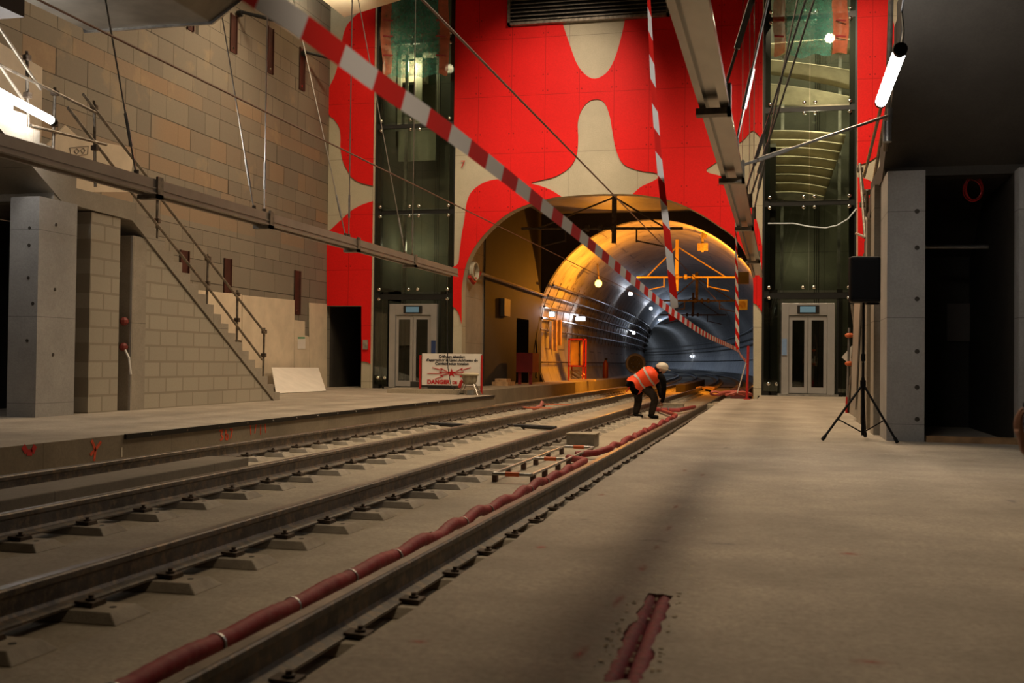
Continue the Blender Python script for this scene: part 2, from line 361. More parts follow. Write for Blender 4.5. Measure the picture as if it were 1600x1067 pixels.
wall_c = [(xl1, 13.4), (xl1, bot)]+a0+[(xr0, bot), (xr0, 13.4)]
we = struct(shape2d('wall_end', wall_c, [], M_cend, .4, place))
shape2d('wall_strip', [(XS, dzt), (XS, 13.4), (xl0, 13.4), (xl0, 0), (dx1, 0), (dx1, dzt)], [], M_cend, .4, place, we)
shape2d('wall_strip', [(xr1, 0), (xr1, 13.4), (6.0, 13.4), (6.0, 0)], [], M_cend, .4, place, we)
# dark passage behind the doorway in the corner, shafts behind the lifts
db = MB(); db.box(XS-.3, xl0, WY+3, WY+3.2, 0, 3.2); db.box(XS-.3, XS, WY+.3, WY+3, 0, 3.2); db.box(XS-.3, xl0, WY+.4, WY+3, dzt+.25, 3.2); db.build('passage_wall', M_dark, we)
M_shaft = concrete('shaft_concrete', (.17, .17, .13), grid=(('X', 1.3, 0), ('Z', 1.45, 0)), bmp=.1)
for x0, x1 in (LIFTL, LIFTR):
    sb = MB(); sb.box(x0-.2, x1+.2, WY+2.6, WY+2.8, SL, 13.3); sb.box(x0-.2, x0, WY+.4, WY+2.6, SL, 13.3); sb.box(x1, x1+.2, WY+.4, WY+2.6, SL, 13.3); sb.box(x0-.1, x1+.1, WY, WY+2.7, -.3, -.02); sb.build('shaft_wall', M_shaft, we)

# red cladding: each painted field a sheet 3 cm in front of the concrete, outlines as in the photograph
PR = lambda u, v, q: Vector((u, WY-.045+q, v))
def red(pts, holes=(), n=4):
    shape2d('red_cladding', smooth_loop([E2(p[0], p[1])+tuple(p[2:]) for p in pts], n), [smooth_loop([E2(p[0], p[1])+tuple(p[2:]) for p in h], n) for h in holes], M_red, .04, PR, we)
red([(588, -70, 1), (575, -60), (560, -20), (566, 12), (553, 28), (543, 40), (537, 56), (534, 76), (529, 101), (523, 121), (515, 138), (514, 152), (514, 166), (515, 180), (523, 187), (531, 200), (533, 215), (533, 233), (537, 253), (544.5, 268), (549, 276), (562, 285), (583, 290.5, 1)])
red([(583, 314.5, 1), (565.5, 320.5), (549.5, 329.5), (533.4, 344), (517.4, 359), (511.4, 363, 1), (511.4, 477.5, 1), (565.5, 477.5, 1), (565.5, 564.5, 1), (572, 565), (579, 568, 1)])
R_main = [(714, -90, 1), (709.5, 226, 1), (738, 236), (765, 252), (783, 268), (782, 279), (767, 282), (751, 288.5), (736.5, 301), (729.3, 319), (726.5, 342), (722, 367), (719.4, 388), (717, 409.6), (711.5, 415.7), (708.5, 416.7, 1),
          (708, 479, 1), (713, 482.6), (718, 491.5), (721.5, 506, 1), (721.5, 473.7, 1), (722, 448.8), (725.8, 424), (733, 402.5), (745.4, 381), (765, 358), (790, 336.6), (818.4, 322), (857.6, 310.6), (877.6, 307.2, 1),
          (861, 297), (844, 290.5), (830, 286.5), (845, 282), (868, 276), (890, 262), (901, 243), (903.5, 218), (903, 192), (909, 172), (920, 159), (932, 155.5), (944, 160), (952, 178), (957, 205), (963, 235), (975, 257), (1000, 267), (1022, 270), (1032, 275), (1019, 284), (1002, 292), (989, 303.4, 1),
          (1029, 308.7), (1063, 318.8), (1097, 335.7), (1120.5, 351), (1144, 367.7), (1157.6, 384.6), (1167.7, 404.8), (1174.5, 425), (1177, 442), (1177, 473, 1), (1183, 477), (1190.5, 487.5, 1), (1191, 385, 1), (1184, 350), (1172, 318), (1150, 290), (1133, 279), (1124, 274.5), (1108, 270.5), (1104, 265), (1114, 257.5), (1124, 251), (1140, 240), (1151.5, 227), (1164, 216.5), (1173, 206), (1179, 205.7), (1185.6, 212), (1191.5, 219.6, 1), (1192, -90, 1), (985, -90, 1),
          (980, 0), (977, 30), (970, 62), (960, 94), (946, 116), (925, 123), (904, 104), (889, 66), (878, 32), (868, -5), (862, -90, 1)]
red(R_main)
red([(1339.5, -90, 1), (1340, 258, 1), (1356, 253.6), (1371, 244), (1385, 232), (1412, 218, 1), (1400, 80), (1397, 43), (1394, 25), (1393, -10), (1394, -90, 1)])
red([(1340, 277, 1), (1356, 281), (1368, 289), (1385, 302), (1415, 330, 1), (1415, 400, 1), (1340.5, 400, 1)])
fig = bpy.data.curves.new('panel_number', 'FONT'); fig.body = '7'; fig.size = .32; fig.extrude = .004; fo = bpy.data.objects.new('panel_number', fig); COL.objects.link(fo); fo.parent = we
p = at(719, 262, Y=WY-.06); fo.location = p; fo.rotation_euler = (PI/2, 0, 0); fo.data.materials.append(M_redp)

# chamber between the arch and the bored tunnel
ch = MB(); xcl, xcr, YC = E2(721.5, 500)[0], E2(1177, 500)[0], 43.2
M_chm = concrete('shaded_concrete', (.035, .029, .021), bmp=.2)  # the chamber's shade is put into this dark base colour
ch.box(xcl-.6, xcl-.02, WY+.4, 34.6, SL, 7.2); cw = struct(ch.build('wall_chamber', M_conc))
dY0, dY1 = at(807, 520, X=xcl+.02).y, at(826, 520, X=xcl+.02).y
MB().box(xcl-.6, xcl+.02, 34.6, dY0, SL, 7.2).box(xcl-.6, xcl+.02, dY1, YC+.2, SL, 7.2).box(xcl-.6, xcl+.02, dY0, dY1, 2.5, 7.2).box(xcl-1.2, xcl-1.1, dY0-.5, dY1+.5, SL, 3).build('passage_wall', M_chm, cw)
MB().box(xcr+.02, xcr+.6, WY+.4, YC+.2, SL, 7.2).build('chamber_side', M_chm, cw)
MB().box(xcl-.6, xcr+.6, WY+.4, YC+.2, 6.9, 7.3).build('chamber_ceiling', M_tun, cw)
# tunnel ring mouth plate and lining
ring = [(CX+CR*math.cos(a), CZ+CR*math.sin(a)) for a in [(-28+236*i/48)*PI/180 for i in range(49)]]
shape2d('tunnel_portal', [(ring[0][0], SL), (xcr+.6, SL), (xcr+.6, 7.3), (xcl-.6, 7.3), (xcl-.6, SL), (ring[-1][0], SL)]+ring[::-1], [], M_dark, .3, lambda u, v, q: Vector((u, YC+q, v)), cw)
def liningmat():
    m, t, N, L, b = nt('segment_lining'); b.inputs['Roughness'].default_value = .5; tc = N.new('ShaderNodeTexCoord'); g = gpos(N)
    sep = N.new('ShaderNodeSeparateXYZ'); L.new(tc.outputs['UV'], sep.inputs[0])
    c = ramp(N, L, noise(N, L, g, .8, 6), (.20, .19, .175), (.36, .34, .31), .3, .7)
    u = mth(N, L, 'FRACT', mth(N, L, 'DIVIDE', sep.outputs[0], 1.5)); k = mth(N, L, 'LESS_THAN', u, .03)
    row = mth(N, L, 'FLOOR', mth(N, L, 'DIVIDE', sep.outputs[0], 1.5)); sh = mth(N, L, 'MULTIPLY', mth(N, L, 'MODULO', row, 2), 1.9)
    v = mth(N, L, 'FRACT', mth(N, L, 'DIVIDE', mth(N, L, 'ADD', sep.outputs[1], sh), 3.8)); k2 = mth(N, L, 'LESS_THAN', v, .012)
    kk = mth(N, L, 'MAXIMUM', k, k2); pu = mth(N, L, 'SUBTRACT', u, .2); pv = mth(N, L, 'SUBTRACT', mth(N, L, 'FRACT', mth(N, L, 'DIVIDE', sep.outputs[1], 1.27)), .5)
    dd = mth(N, L, 'ADD', mth(N, L, 'MULTIPLY', mth(N, L, 'MULTIPLY', pu, pu), 2.25), mth(N, L, 'MULTIPLY', mth(N, L, 'MULTIPLY', pv, pv), .5)); k3 = mth(N, L, 'LESS_THAN', dd, .0045)
    kk = mth(N, L, 'MAXIMUM', kk, k3); c = mixc(N, L, mth(N, L, 'MULTIPLY', kk, .8), c, (.05, .045, .04)); L.new(c, b.inputs['Base Color'])
    bump(N, L, b, mth(N, L, 'SUBTRACT', 1, kk), .8, .04); return m
ss = [YC+.1]+[YC+.1+3*i for i in range(1, 75)]
tm = MB(); nR = len(ring); sweep(tm, ring, ss, closed=False); tm.uv = [(s, CR*(-28+236*j/48)*PI/180) for s in ss for j in range(nR)]
struct(tm.build('wall_tunnel', liningmat(), smooth=True))
# raised walkways: left from the platform end into the tunnel, right inside the tunnel
wk = MB(); sweep(wk, [(-9.98, SL), (-8.0, SL), (-8.0, .07), (-9.98, .07)], srange(28.0, YC, 3))
wo = struct(wk.build('floor_walkway', M_face)); wo['kind'] = 'structure'
wk = MB(); sweep(wk, [(-9.6, SL), (-8.1, SL), (-8.1, .07), (-9.6, .07)], [YC]+ss[1:]); wk.build('walkway', M_tun, wo)
wk = MB(); sweep(wk, [(-.5, SL), (-1.1, SL), (-1.1, .0), (-.5, .0)], [YC]+ss[1:]); wk.build('walkway', M_tun, wo)
MB().box(-1.9, -.56, 28.45, 29.0, SL, -.16).box(-2.0, -.56, 29.6, 31.9, SL, -.2).build('step_block', M_slab, wo)
MB().box(at(735, 607, Z=0).x-.6, -8.05, 27.65, 28.6, 0, .12).build('kerb', M_slab, fl)

# ------------------------------------------------------------------ structures under and over the stairs
def stairs(mir, name):
    """flight rising toward the camera, mirrored left/right; mir maps distance behind the face to X"""
    base = 21.45; n = 20; rise, run = .172, .285
    pts = [(base, 0)]
    for i in range(n): pts += [(base-i*run, (i+1)*rise), (base-(i+1)*run, (i+1)*rise)]
    top = base-n*run; zt = n*rise
    pts += [(13.9, zt), (13.9, zt-.26), (top+.15, zt-.3), (base-.25, -.0)]
    return pts, top, zt
pts, stop, zt = stairs(None, '')
def flight(x0, x1, label, coat):
    t = thing('staircase', label, 'staircase', (x0, 21.4, 0))
    mb = MB(); vs = [(x0, y, z) for y, z in pts]; mb.prism(vs, (x1-x0, 0, 0)); mb.build('lower_flight', coat, t)
    up = [(14.15, zt-.26), (13.9, zt-.26), (3, 3.2+zt+2.84), (3, 3.55+zt+3.1)]
    st = [(14.4, zt)]
    n = 34
    for i in range(n): st += [(14.4-i*.285, zt+(i+1)*.172), (14.4-(i+1)*.285, zt+(i+1)*.172)]
    ye, ze = st[-1]; prof = [(14.55, zt-.27), (14.1, zt-.27), (ye, ze-.55)]+st[::-1]
    MB().prism([(x0-(x1-x0)*.006, y, z) for y, z in prof], ((x1-x0)*1.012, 0, 0)).build('upper_flight', coat, t)
    sx = .04 if x1 < x0 else -.04
    return t
st_l = flight(XWL, XWL-2.2, 'concrete staircase climbing the left platform in front of the stone wall', M_conc)
st_r = flight(XWR, XWR+2.2, 'concrete staircase flight in painted-in shade overhead at the right edge, above the dark room', M_dark)  # darker coat than the left flight: its shade is in the colour
def underwall(side):
    s = 1 if side == 'left' else -1; xf = XWL if s == 1 else XWR
    def bx(mb, d0, d1, ya, yb, z0, z1): a, b = sorted((xf-s*d0, xf-s*d1)); mb.box(a, b, ya, yb, z0, z1)
    U = lambda x: at(x, 620, X=XWL).y
    y_slot0, y_slot1, y_n0, y_n1, y_p1 = U(110), U(140), U(186), U(206), U(228)
    colm = MB(); bx(colm, -.06 if s == 1 else 0, .42, 13.5, y_slot0, 0, zt-.26)
    o = struct(colm.build('wall_stair_'+side, M_pill))
    # the triangular block wall, top following the flight's soffit
    tri = MB(); yl = y_p1 if s == 1 else 14.6
    zs = lambda y: max(.02, (21.2-y)/(21.2-stop-.15)*(zt-.3))-.02
    for (ya, yb, d) in ((yl, 21.3, 0),):
        tri.prism([(xf-s*.03, ya, 0), (xf-s*.03, 21.15, 0)]+([(xf-s*.03, stop+.15, zt-.32)] if ya < stop else [])+[(xf-s*.03, ya, zt-.32 if ya <= stop+.15 else zs(ya))], (-s*.2, 0, 0))
    tri.build('block_wall', M_block if s == 1 else M_conc, o)
    if s == 1:
        b = MB(); bx(b, .28, .33, y_slot0, y_slot1, 0, zt-.3); b.build('recess_back', M_dark, o)
        b = MB(); bx(b, .03, .3, y_slot1, y_n0, 0, zt-.3); b.build('block_wall', M_block, o)
        b = MB(); bx(b, .7, .75, y_n0, y_n1+.4, 0, zt-.3); bx(b, .28, .7, y_n0-.05, y_n0, 0, zt-.3); b.build('recess_back', M_conc, o)
        b = MB(); bx(b, .03, .72, y_n1, y_p1, 0, 2.9); b.build('pilaster', M_conc, o)
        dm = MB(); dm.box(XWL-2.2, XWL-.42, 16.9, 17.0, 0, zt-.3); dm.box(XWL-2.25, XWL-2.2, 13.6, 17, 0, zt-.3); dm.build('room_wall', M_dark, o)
    else:
        jx = at(1590, 600, Y=13.55).x
        b = MB(); b.box(jx, jx+.25, 13.5, 13.75, 0, zt-.26); b.build('jamb', M_pill, o); MB().box(jx+.02, jx+.25, 13.75, 17, 0, zt-.26).build('room_wall', M_dark, o)  # wall behind the jamb coloured dark for the room's shade
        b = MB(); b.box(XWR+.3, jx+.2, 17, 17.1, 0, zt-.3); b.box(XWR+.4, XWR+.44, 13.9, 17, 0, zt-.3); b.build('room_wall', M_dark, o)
        b = MB()
        for ya, yb, d in ((14.6, 15.1, .06), (15.9, 16.2, .05), (17.2, 18.0, .04)): bx(b, -d, .02, ya, yb, 0, 3.2 if yb < stop else zs(yb))
        b.build('pilaster', M_conc, o)
        bx2 = MB(); bx2.box(1.66, jx, 13.45, 13.6, 0, .07); bx2.build('threshold', M_wood, o)
    return o
wsl = underwall('left'); wsr = underwall('right')
# form tie holes in the concrete pillars
for (x, ys) in ((1433, (330, 387, 467, 549, 605, 655)),):
    b = MB()
    for y in ys: p = at(x, y, Y=13.495); b.tube([p, p+Vector((0, .008, 0))], .028, 10)
    b.build('tie_hole', M_dark, wsr)
b = MB()
for x, y in ((46, 356), (45, 383), (44, 434), (51, 474), (42, 532)): p = at(x, y, Y=13.495); b.tube([p, p+Vector((0, .008, 0))], .025, 10)
for x, y in ((88, 351), (86, 452), (83, 554)): p = at(x, y, X=XWL+.065); b.tube([p-Vector((.004, 0, 0)), p+Vector((.002, 0, 0))], .025, 10)
b.build('tie_hole', M_dark, wsl)

# ------------------------------------------------------------------ track
prof = [(-.07, 0), (.07, 0), (.07, .012), (.018, .028), (.009, .045), (.009, .118), (.034, .133), (.036, .16), (.028, .168), (-.028, .168), (-.036, .16), (-.034, .133), (-.009, .118), (-.009, .045), (-.018, .028), (-.07, .012)]
RZ = -.308
rl = ('steel rail beside the left platform, the farthest of the four from the camera', 'inner steel rail of the left track, next to the long concrete kerb', 'steel rail just left of the pipe frame and of the bending worker', 'steel rail beside the right platform edge with the red conduit along it')
rails = []
for x, lb in zip(RX, rl):
    t = thing('rail', lb, 'rail', (x, 3, RZ), 'the four running rails'); ssr = [-3, Y0]+[Y0+4*i for i in range(1, 50)]
    mb = MB(); sweep(mb, [(x+a, RZ+z) for a, z in prof], ssr); mb.build('rail_body', M_rail, t)
    mb = MB(); sweep(mb, [(x+a, RZ+.1685+z) for a, z in ((-.027, 0), (.027, 0), (.027, .002), (-.027, .002))], ssr); mb.build('running_surface', M_railtop, t)
blk_m = MB()
def frus(mb, x0, x1, w0, w1, z0, z1, ex=.06):
    mb.hexa([(x0-ex, -w0, z0), (x1+ex, -w0, z0), (x1+ex, w0, z0), (x0-ex, w0, z0), (x0, -w1, z1), (x1, -w1, z1), (x1, w1, z1), (x0, w1, z1)])
frus(blk_m, -.29, .29, .15, .105, SL-RZ, -.002)
proto = thing('rail_block', 'x', 'rail support', (0, 0, 0), local=True)
blk_m.build('block', mat('block_concrete', (.36, .31, .24), .8, 0, .2, 5, .3), proto, bevel=.006)
for sgn in (-1, 1):
    c = MB(); c.hexa([(sgn*.055, -.045, .012), (sgn*.16, -.06, 0), (sgn*.16, .06, 0), (sgn*.055, .045, .012), (sgn*.055, -.045, .026), (sgn*.16, -.05, .022), (sgn*.16, .05, .022), (sgn*.055, .045, .026)])
    c.build('clip', M_rust, proto)
    c = MB(); c.tube([(sgn*.115, 0, .02), (sgn*.115, 0, .034)], .026, 6).tube([(sgn*.115, 0, .03), (sgn*.115, 0, .050)], .013, 8); c.build('bolt', M_rust, proto)
h = MB().tube([(.235, 0, -.004), (.235, 0, .0)], .017, 10); h.build('anchor_hole', M_dark, proto)
small = thing('rail_block', 'x', 'rail support', (0, 0, 0), local=True)
sm = MB(); frus(sm, -.29, .29, .15, .105, SL-RZ, -.002); sm.box(.055, .16, -.05, .05, 0, .05); sm.box(-.16, -.055, -.05, .05, 0, .05); smo = sm.build('rail_block', mat('block_concrete', (.3, .26, .2)), None)
COL.objects.unlink(smo); COL.objects.unlink(small)
bl = ('nearest the left platform', 'beside the long kerb', 'left of the pipe frame', 'beside the red conduit')
first = True
for k, x in enumerate(RX):
    ys = (7.2, 5.4, 3.2, 2.3)[k]; n = 0; s = ys
    while s < 53:
        lab = 'weathered concrete block under the rail '+bl[k]; gr = 'concrete rail blocks '+bl[k]
        p = tp(s, x, RZ); a = path(s)[2]
        if s < 33:
            o = proto if first else copy_tree(proto); first = False
        else: o = smo.copy(); COL.objects.link(o)
        o.location = p; o.rotation_euler = (0, 0, a); tag(o, lab, 'rail support', gr); s += .70
mb = MB()
for x in RX:
    s = 53.0
    while s < 110:
        p = tp(s, x, RZ); mb.box(p.x-.3, p.x+.3, p.y-.13, p.y+.13, SL, RZ-.002); s += .7
tag(mb.build('rail_block', MATS['block_concrete']), 'row upon row of tiny far rail supports deep in the curved tunnel', 'rail support', kind='stuff')

# red ribbed conduit along the near rail, resting on the block ends
def ribbed(mb, P, r, n=12, pitch=.03):
    path_, rad = [], []; acc = 0
    for a, b in zip(P[:-1], P[1:]):
        a = Vector(a); b = Vector(b); L_ = (b-a).length; k = max(2, int(L_/pitch))
        for i in range(k): path_.append(a.lerp(b, i/k)); rad.append(r*(1.0 if i % 2 else .93))
    path_.append(Vector(P[-1])); rad.append(r); return mb.tube(path_, r, n, radii=rad)
cx = -2.19; P = []; s = 2.0
zr = SL+.045
while s < 11.9: P += [(cx+(.004 if s < 6 else .014)*math.sin(s*3), s, -.262+(.006 if s < 6 else .018)*math.cos((s-2.3)/.7*2*PI))]; s += .175
bxc = at(905, 697, Z=SL)
P += [(cx, 12.2, -.26), (cx-.02, 12.6, -.27), (cx-.22, 13.0, -.29), (bxc.x+.35, 13.25, -.30)]
t = thing('conduit', 'long red ribbed conduit strapped along the near rail, running out of the foreground', 'conduit', (cx, 5, SL))
ribbed(MB(), P, .043).build('ribbed_pipe', M_conduit, t, smooth=True)
for i in range(13):
    y = 2.3+.7*i+.28; zc = -.262+(.006 if y < 6 else .018)*math.cos((y-2.3)/.7*2*PI)
    MB().tube([(cx, y-.007, zc), (cx, y+.007, zc)], .047, 14).build('strap', M_steel, t)
P = [(bxc.x+.35, 13.75, -.30), (cx-.1, 13.9, -.28)]; s = 14.2
while s < 24.0: P.append((cx+.03*math.sin(s*5), s, -.262+.02*math.cos((s-2.3)/.7*2*PI))); s += .175
e2 = at(1024, 636, Z=-.28); P += [(cx-.05, 24.4, -.27), (e2.x, e2.y-.4, -.28)]
t = thing('conduit', 'red ribbed conduit snaking along the near rail between the two concrete boxes', 'conduit', (cx, 15, SL)); ribbed(MB(), P, .045, 10, .05).build('ribbed_pipe', M_conduit, t, smooth=True)
p0, p1, p2 = at(1025, 640, Z=-.26), at(1060, 641, Z=-.26), at(1085, 636, Z=-.26)
t = thing('conduit', 'short red conduit with pale sleeve lying in front of the farther concrete box', 'conduit', tuple(p0)); MB().tube([p0, p1, p2], .05, 10).build('pipe', M_conduit, t, smooth=True)
MB().tube([p0.lerp(p1, .5), p1.lerp(p2, .15)], .056, 10).build('sleeve', M_steel, t, smooth=True)
# concrete junction boxes
def cbox(px0, px1, pyb, h, dep, lb, lid=None):
    a, b = at(px0, pyb, Z=SL), at(px1, pyb, Z=SL); y = (a.y+b.y)/2
    t = thing('junction_box', lb, 'concrete box', ((a.x+b.x)/2, y+dep/2, SL))
    MB().box(a.x, b.x, y, y+dep, SL, SL+h-.02).build('body', mat('box_concrete', (.25, .22, .17), .8, 0, .25, 7, .4), t, bevel=.008)
    MB().box(a.x-.01, b.x+.01, y-.01, y+dep+.01, SL+h-.02, SL+h).build('lid', mat('box_lid', (.33, .28, .2), .8, 0, .2, 7), t)
    return t
cbox(883, 930, 699, .20, .42, 'grey concrete box on the track slab behind the pipe frame')
cbox(1034, 1068, 640, .16, .4, 'low concrete box beside the bending worker, under his hand')
# pipe loop frame on brown blocks
q = [at(768, 741, Z=-.27), at(833, 741, Z=-.27), at(926, 700, Z=-.27), at(884, 697, Z=-.27)]
q[0].y = q[1].y = (q[0].y+q[1].y)/2; q[2].y = q[3].y = (q[2].y+q[3].y)/2; q[2].x = q[1].x; q[3].x = q[0].x
t = thing('cable_loop_frame', 'rectangular loop of pale pipes on small brown blocks between the rails', 'pipe frame', (q[0].x, q[0].y, SL))
for i in range(4): MB().tube([q[i], q[(i+1) % 4]], .018, 8).build('pipe', M_steel, t, smooth=True)
mm0, mm1 = q[0].lerp(q[3], .5), q[1].lerp(q[2], .5); MB().tube([mm0, mm1], .018, 8).build('pipe', M_steel, t, smooth=True)
for a, b in ((q[0], q[1]), (mm0, mm1), (q[3], q[2])): MB().tube([a.lerp(b, .32), a.lerp(b, .68)], .024, 8).build('orange_sleeve', mat('orange_tape', (.65, .13, .03)), t, smooth=True)
for a, b in ((q[0], q[3]), (q[1], q[2])):
    for f_ in (.02, .17, .36, .53, .72, .95):
        c = a.lerp(b, f_); bb = MB().box(c.x-.026, c.x+.026, c.y-.03, c.y+.03, SL, c.z-.005).build('foot_block', mat('brown_block', (.09, .045, .03)), t)
# second frame far, left track
q2 = at(818, 643, Z=SL)
t = thing('cable_loop_frame', 'small far pipe frame with orange sleeves lying between the rails of the left track', 'pipe frame', tuple(q2))
for dx, dy, ex, ey in ((0, 0, .8, 0), (.8, 0, .8, 2.4), (.8, 2.4, 0, 2.4), (0, 2.4, 0, 0)): MB().tube([q2+Vector((dx, dy, .1)), q2+Vector((ex, ey, .1))], .013, 6).build('pipe', mat('orange_tape', (.65, .13, .03)) if dy == ey else M_steel, t)
for dx in (0, .8):
    for dy in (0, .8, 1.6, 2.4): MB().box(q2.x+dx-.04, q2.x+dx+.04, q2.y+dy-.04, q2.y+dy+.04, SL, SL+.09).build('foot_block', MATS['brown_block'], t)
p = at(822, 634, Z=-.25)
tag(MB().tube([p+Vector((-.55, 0, 0)), p+Vector((-.2, -.1, -.05)), p+Vector((.25, -.1, -.06)), p+Vector((.38, 0, .0)), p+Vector((.42, .05, .12))], .045, 8).build('conduit', mat('pink_conduit', (.5, .16, .13)), smooth=True), 'short pinkish pipe offcut bent upward on the left track', 'conduit')
# black cables crossing between rails
for i, (A, B, lb) in enumerate((((636, 662), (757, 667), 'pair of black cables crossing under the inner rail of the left track, left piece'), ((762, 665), (868, 669), 'pair of black cables crossing between the two tracks, right piece'))):
    a, b = at(*A, Z=SL+.05), at(*B, Z=SL+.05); t = thing('cable', lb, 'cable', tuple(a))
    for k in (0, 1): MB().tube([a+Vector((0, .07*k, 0)), a.lerp(b, .5)+Vector((0, .07*k+.02, .012)), b+Vector((0, .07*k, 0))], .038, 8).build('cable_run', M_cable, t, smooth=True)
    MB().box(a.x-.03, a.x+.1, a.y-.1, a.y+.2, SL, SL+.12).build('clamp', M_rust, t)
# long kerb and grate
ka, kb = 5.2, at(380, 727, Z=SL+.2).y
t = thing('kerb_block', 'long low concrete kerb between the two rails of the left track', 'kerb', (-5.6, 8, SL)); k0 = at(190, 733, Z=-.13); kx0, kx1 = -5.78, -5.33
MB().box(kx0, kx1, 6.6, 10.3, SL, -.14).build('body', M_face, t, bevel=.01); 
t = thing('drain_grate', 'dark steel drain grate at the near end of the long kerb', 'grate', (-5.5, 6.3, SL))
MB().box(-5.85, -5.3, 5.6, 6.58, SL, -.24).build('pit_kerb', M_face, t); gm = MB()
for i in range(12): gm.box(-5.82+.044*i, -5.805+.044*i, 5.65, 6.55, -.24, -.222)
for i in range(8): gm.box(-5.82, -5.32, 5.66+.12*i, 5.675+.12*i, -.24, -.218)
gm.build('grille', M_rust, t)
# black edge strip on the left platform with bolts
t = thing('edge_strip', 'black steel edge strip along the left platform lip', 'edge strip', (XL, 20, 0))
MB().box(XL, XL+.03, 11.0, 27.5, -.055, .004).build('strip', M_blksteel, t); sb = MB()
for i in range(20): sb.tube([(XL+.03, 11.5+.8*i, -.025), (XL+.036, 11.5+.8*i, -.025)], .012, 6)
sb.build('bolt', M_chrome, t)['kind'] = 'stuff'

# paint marks on the left platform face
M_spray = mat('orange_spray', (.75, .09, .03), .6, 0, .3, 20)
def spray(name, strokes, wpx, plane, m, parent):
    mb = MB()
    for st in strokes:
        pts_ = [at(*p, **plane) for p in st]; nrm = Vector((1, 0, 0)) if 'X' in plane else Vector((0, 0, 1))
        for a, b in zip(pts_[:-1], pts_[1:]):
            d = (b-a).normalized(); s_ = d.cross(nrm).normalized()*wpx; mb.hexa([a-s_, b-s_, b+s_, a+s_, a-s_+nrm*.003, b-s_+nrm*.003, b+s_+nrm*.003, a+s_+nrm*.003])
    return mb.build(name, m, parent)
PX = dict(X=XL+.001)
spray('paint_mark', [[(143, 688), (149, 702), (147, 720)], [(158, 690), (149, 702), (141, 711)]], .018, PX, M_spray, fl)
spray('paint_mark', [[(36, 697), (42, 707), (50, 707), (55, 696)]], .03, PX, mat('red_spray', (.6, .03, .03)), fl)
spray('paint_mark', [[(343, 673), (348, 672), (345, 679), (349, 684), (344, 688)], [(353, 671), (352, 686), (356, 686), (356, 679), (352, 679)], [(359, 671), (363, 671), (360, 685)]], .014, PX, M_spray, fl)
spray('paint_mark', [[(391, 664), (392, 679)], [(400, 663), (398, 677)], [(407, 663), (407, 679)], [(414, 662), (415, 676)]], .012, PX, M_spray, fl)
spray('paint_mark', [[(190, 699), (190, 714)]], .014, PX, mat('white_spray', (.6, .55, .45)), fl)
def fademat(name, col, k):
    m, t, N, L, b = nt(name); b.inputs['Base Color'].default_value = (*col, 1); b.inputs['Roughness'].default_value = .9; g = gpos(N)
    tc = N.new('ShaderNodeTexCoord'); sp = N.new('ShaderNodeSeparateXYZ'); L.new(tc.outputs['UV'], sp.inputs[0])
    e = ramp(N, L, sp.outputs[0], (0, 0, 0), (1, 1, 1), .05, .8); n = ramp(N, L, noise(N, L, g, 16, 6, .75), (0, 0, 0), (1, 1, 1), .38, .68)
    L.new(mth(N, L, 'MULTIPLY', mth(N, L, 'MULTIPLY', e, n), k), b.inputs['Alpha']); return m
M_pink = fademat('faded_pink_paint', (.66, .13, .11), .75); M_blu = fademat('faded_blue_paint', (.10, .12, .24), .6)
def smudge(lst, m):
    mb = MB(); UV = []
    for x, y, a, b in lst:
        c = at(x, y, Z=.0); n = 12; px = c.y/1700
        vs = [Vector((c.x+math.cos(2*PI*i/n)*a*px*random.uniform(.6, 1.15), c.y+math.sin(2*PI*i/n)*b*px*c.y/.88*random.uniform(.7, 1.15), .0015)) for i in range(n)]
        mb.add(vs+[Vector((c.x, c.y, .0015))], [(i, (i+1) % n, n) for i in range(n)]); UV += [(0, 0)]*n+[(1, 0)]
    mb.uv = UV; o = mb.build('paint_mark', m, fr)
smudge([(1070, 735, 5, 2), (1098, 742, 5, 3), (1056, 792, 6, 4), (1044, 826, 7, 6), (1026, 855, 7, 6), (1004, 888, 9, 9), (966, 938, 11, 14), (908, 1020, 16, 16), (655, 1003, 26, 4), (846, 855, 14, 3), (1330, 866, 22, 3), (940, 773, 10, 2), (1600, 890, 8, 2), (1360, 1035, 40, 4)], M_pink)
smudge([(1020, 845, 40, 3), (1130, 850, 60, 2), (915, 812, 10, 2), (1580, 783, 14, 3), (1135, 700, 9, 2)], M_blu)
# chipped groove with two conduits
bt = [at(976, 1062, Z=-.02), at(1030, 930, Z=-.02)]; d = (bt[1]-bt[0]).normalized(); sd = Vector((d.y, -d.x, 0))
M_bur = mat('buried_conduit', (.20, .012, .028), .7, 0, .35, 25, dirt=(.24, .07, .07), spec=.2)
t = thing('buried_conduits', 'two red ribbed conduits exposed in the chipped groove of the right platform', 'conduit', (bt[0].x, bt[0].y, -.05))
for k in (-1, 1): ribbed(MB(), [bt[0]-d*.1+sd*.037*k+Vector((0, 0, -.012)), bt[1]+d*.05+sd*.03*k+Vector((0, 0, -.02))], .036, 12, .02).build('ribbed_pipe', M_bur, t, smooth=True)
rb = MB()
for i in range(70):
    f_ = random.random(); k_ = random.choice((-.085, .085, .0, .0, -.075)); c = bt[0].lerp(bt[1], f_)+sd*k_*random.uniform(.85, 1.15); c.z = .001 if k_ else -.012; r = random.uniform(.003, .009); rb.sphere(c, r, 8, 6, (1, random.uniform(.6, 1.3), .5))
for i in range(70):
    c = at(1047, 925, Z=0).lerp(at(1112, 760, Z=0), random.random()**1.3)+Vector((random.uniform(-.1, .1), 0, 0)); rb.sphere(c, random.uniform(.002, .007), 6, 4, (1.4, 1, .3))
tag(rb.build('rubble', mat('stone_chip', (.55, .46, .34), .9, 0, .2)), 'loose concrete chips along the groove in the right platform', 'rubble', kind='stuff')

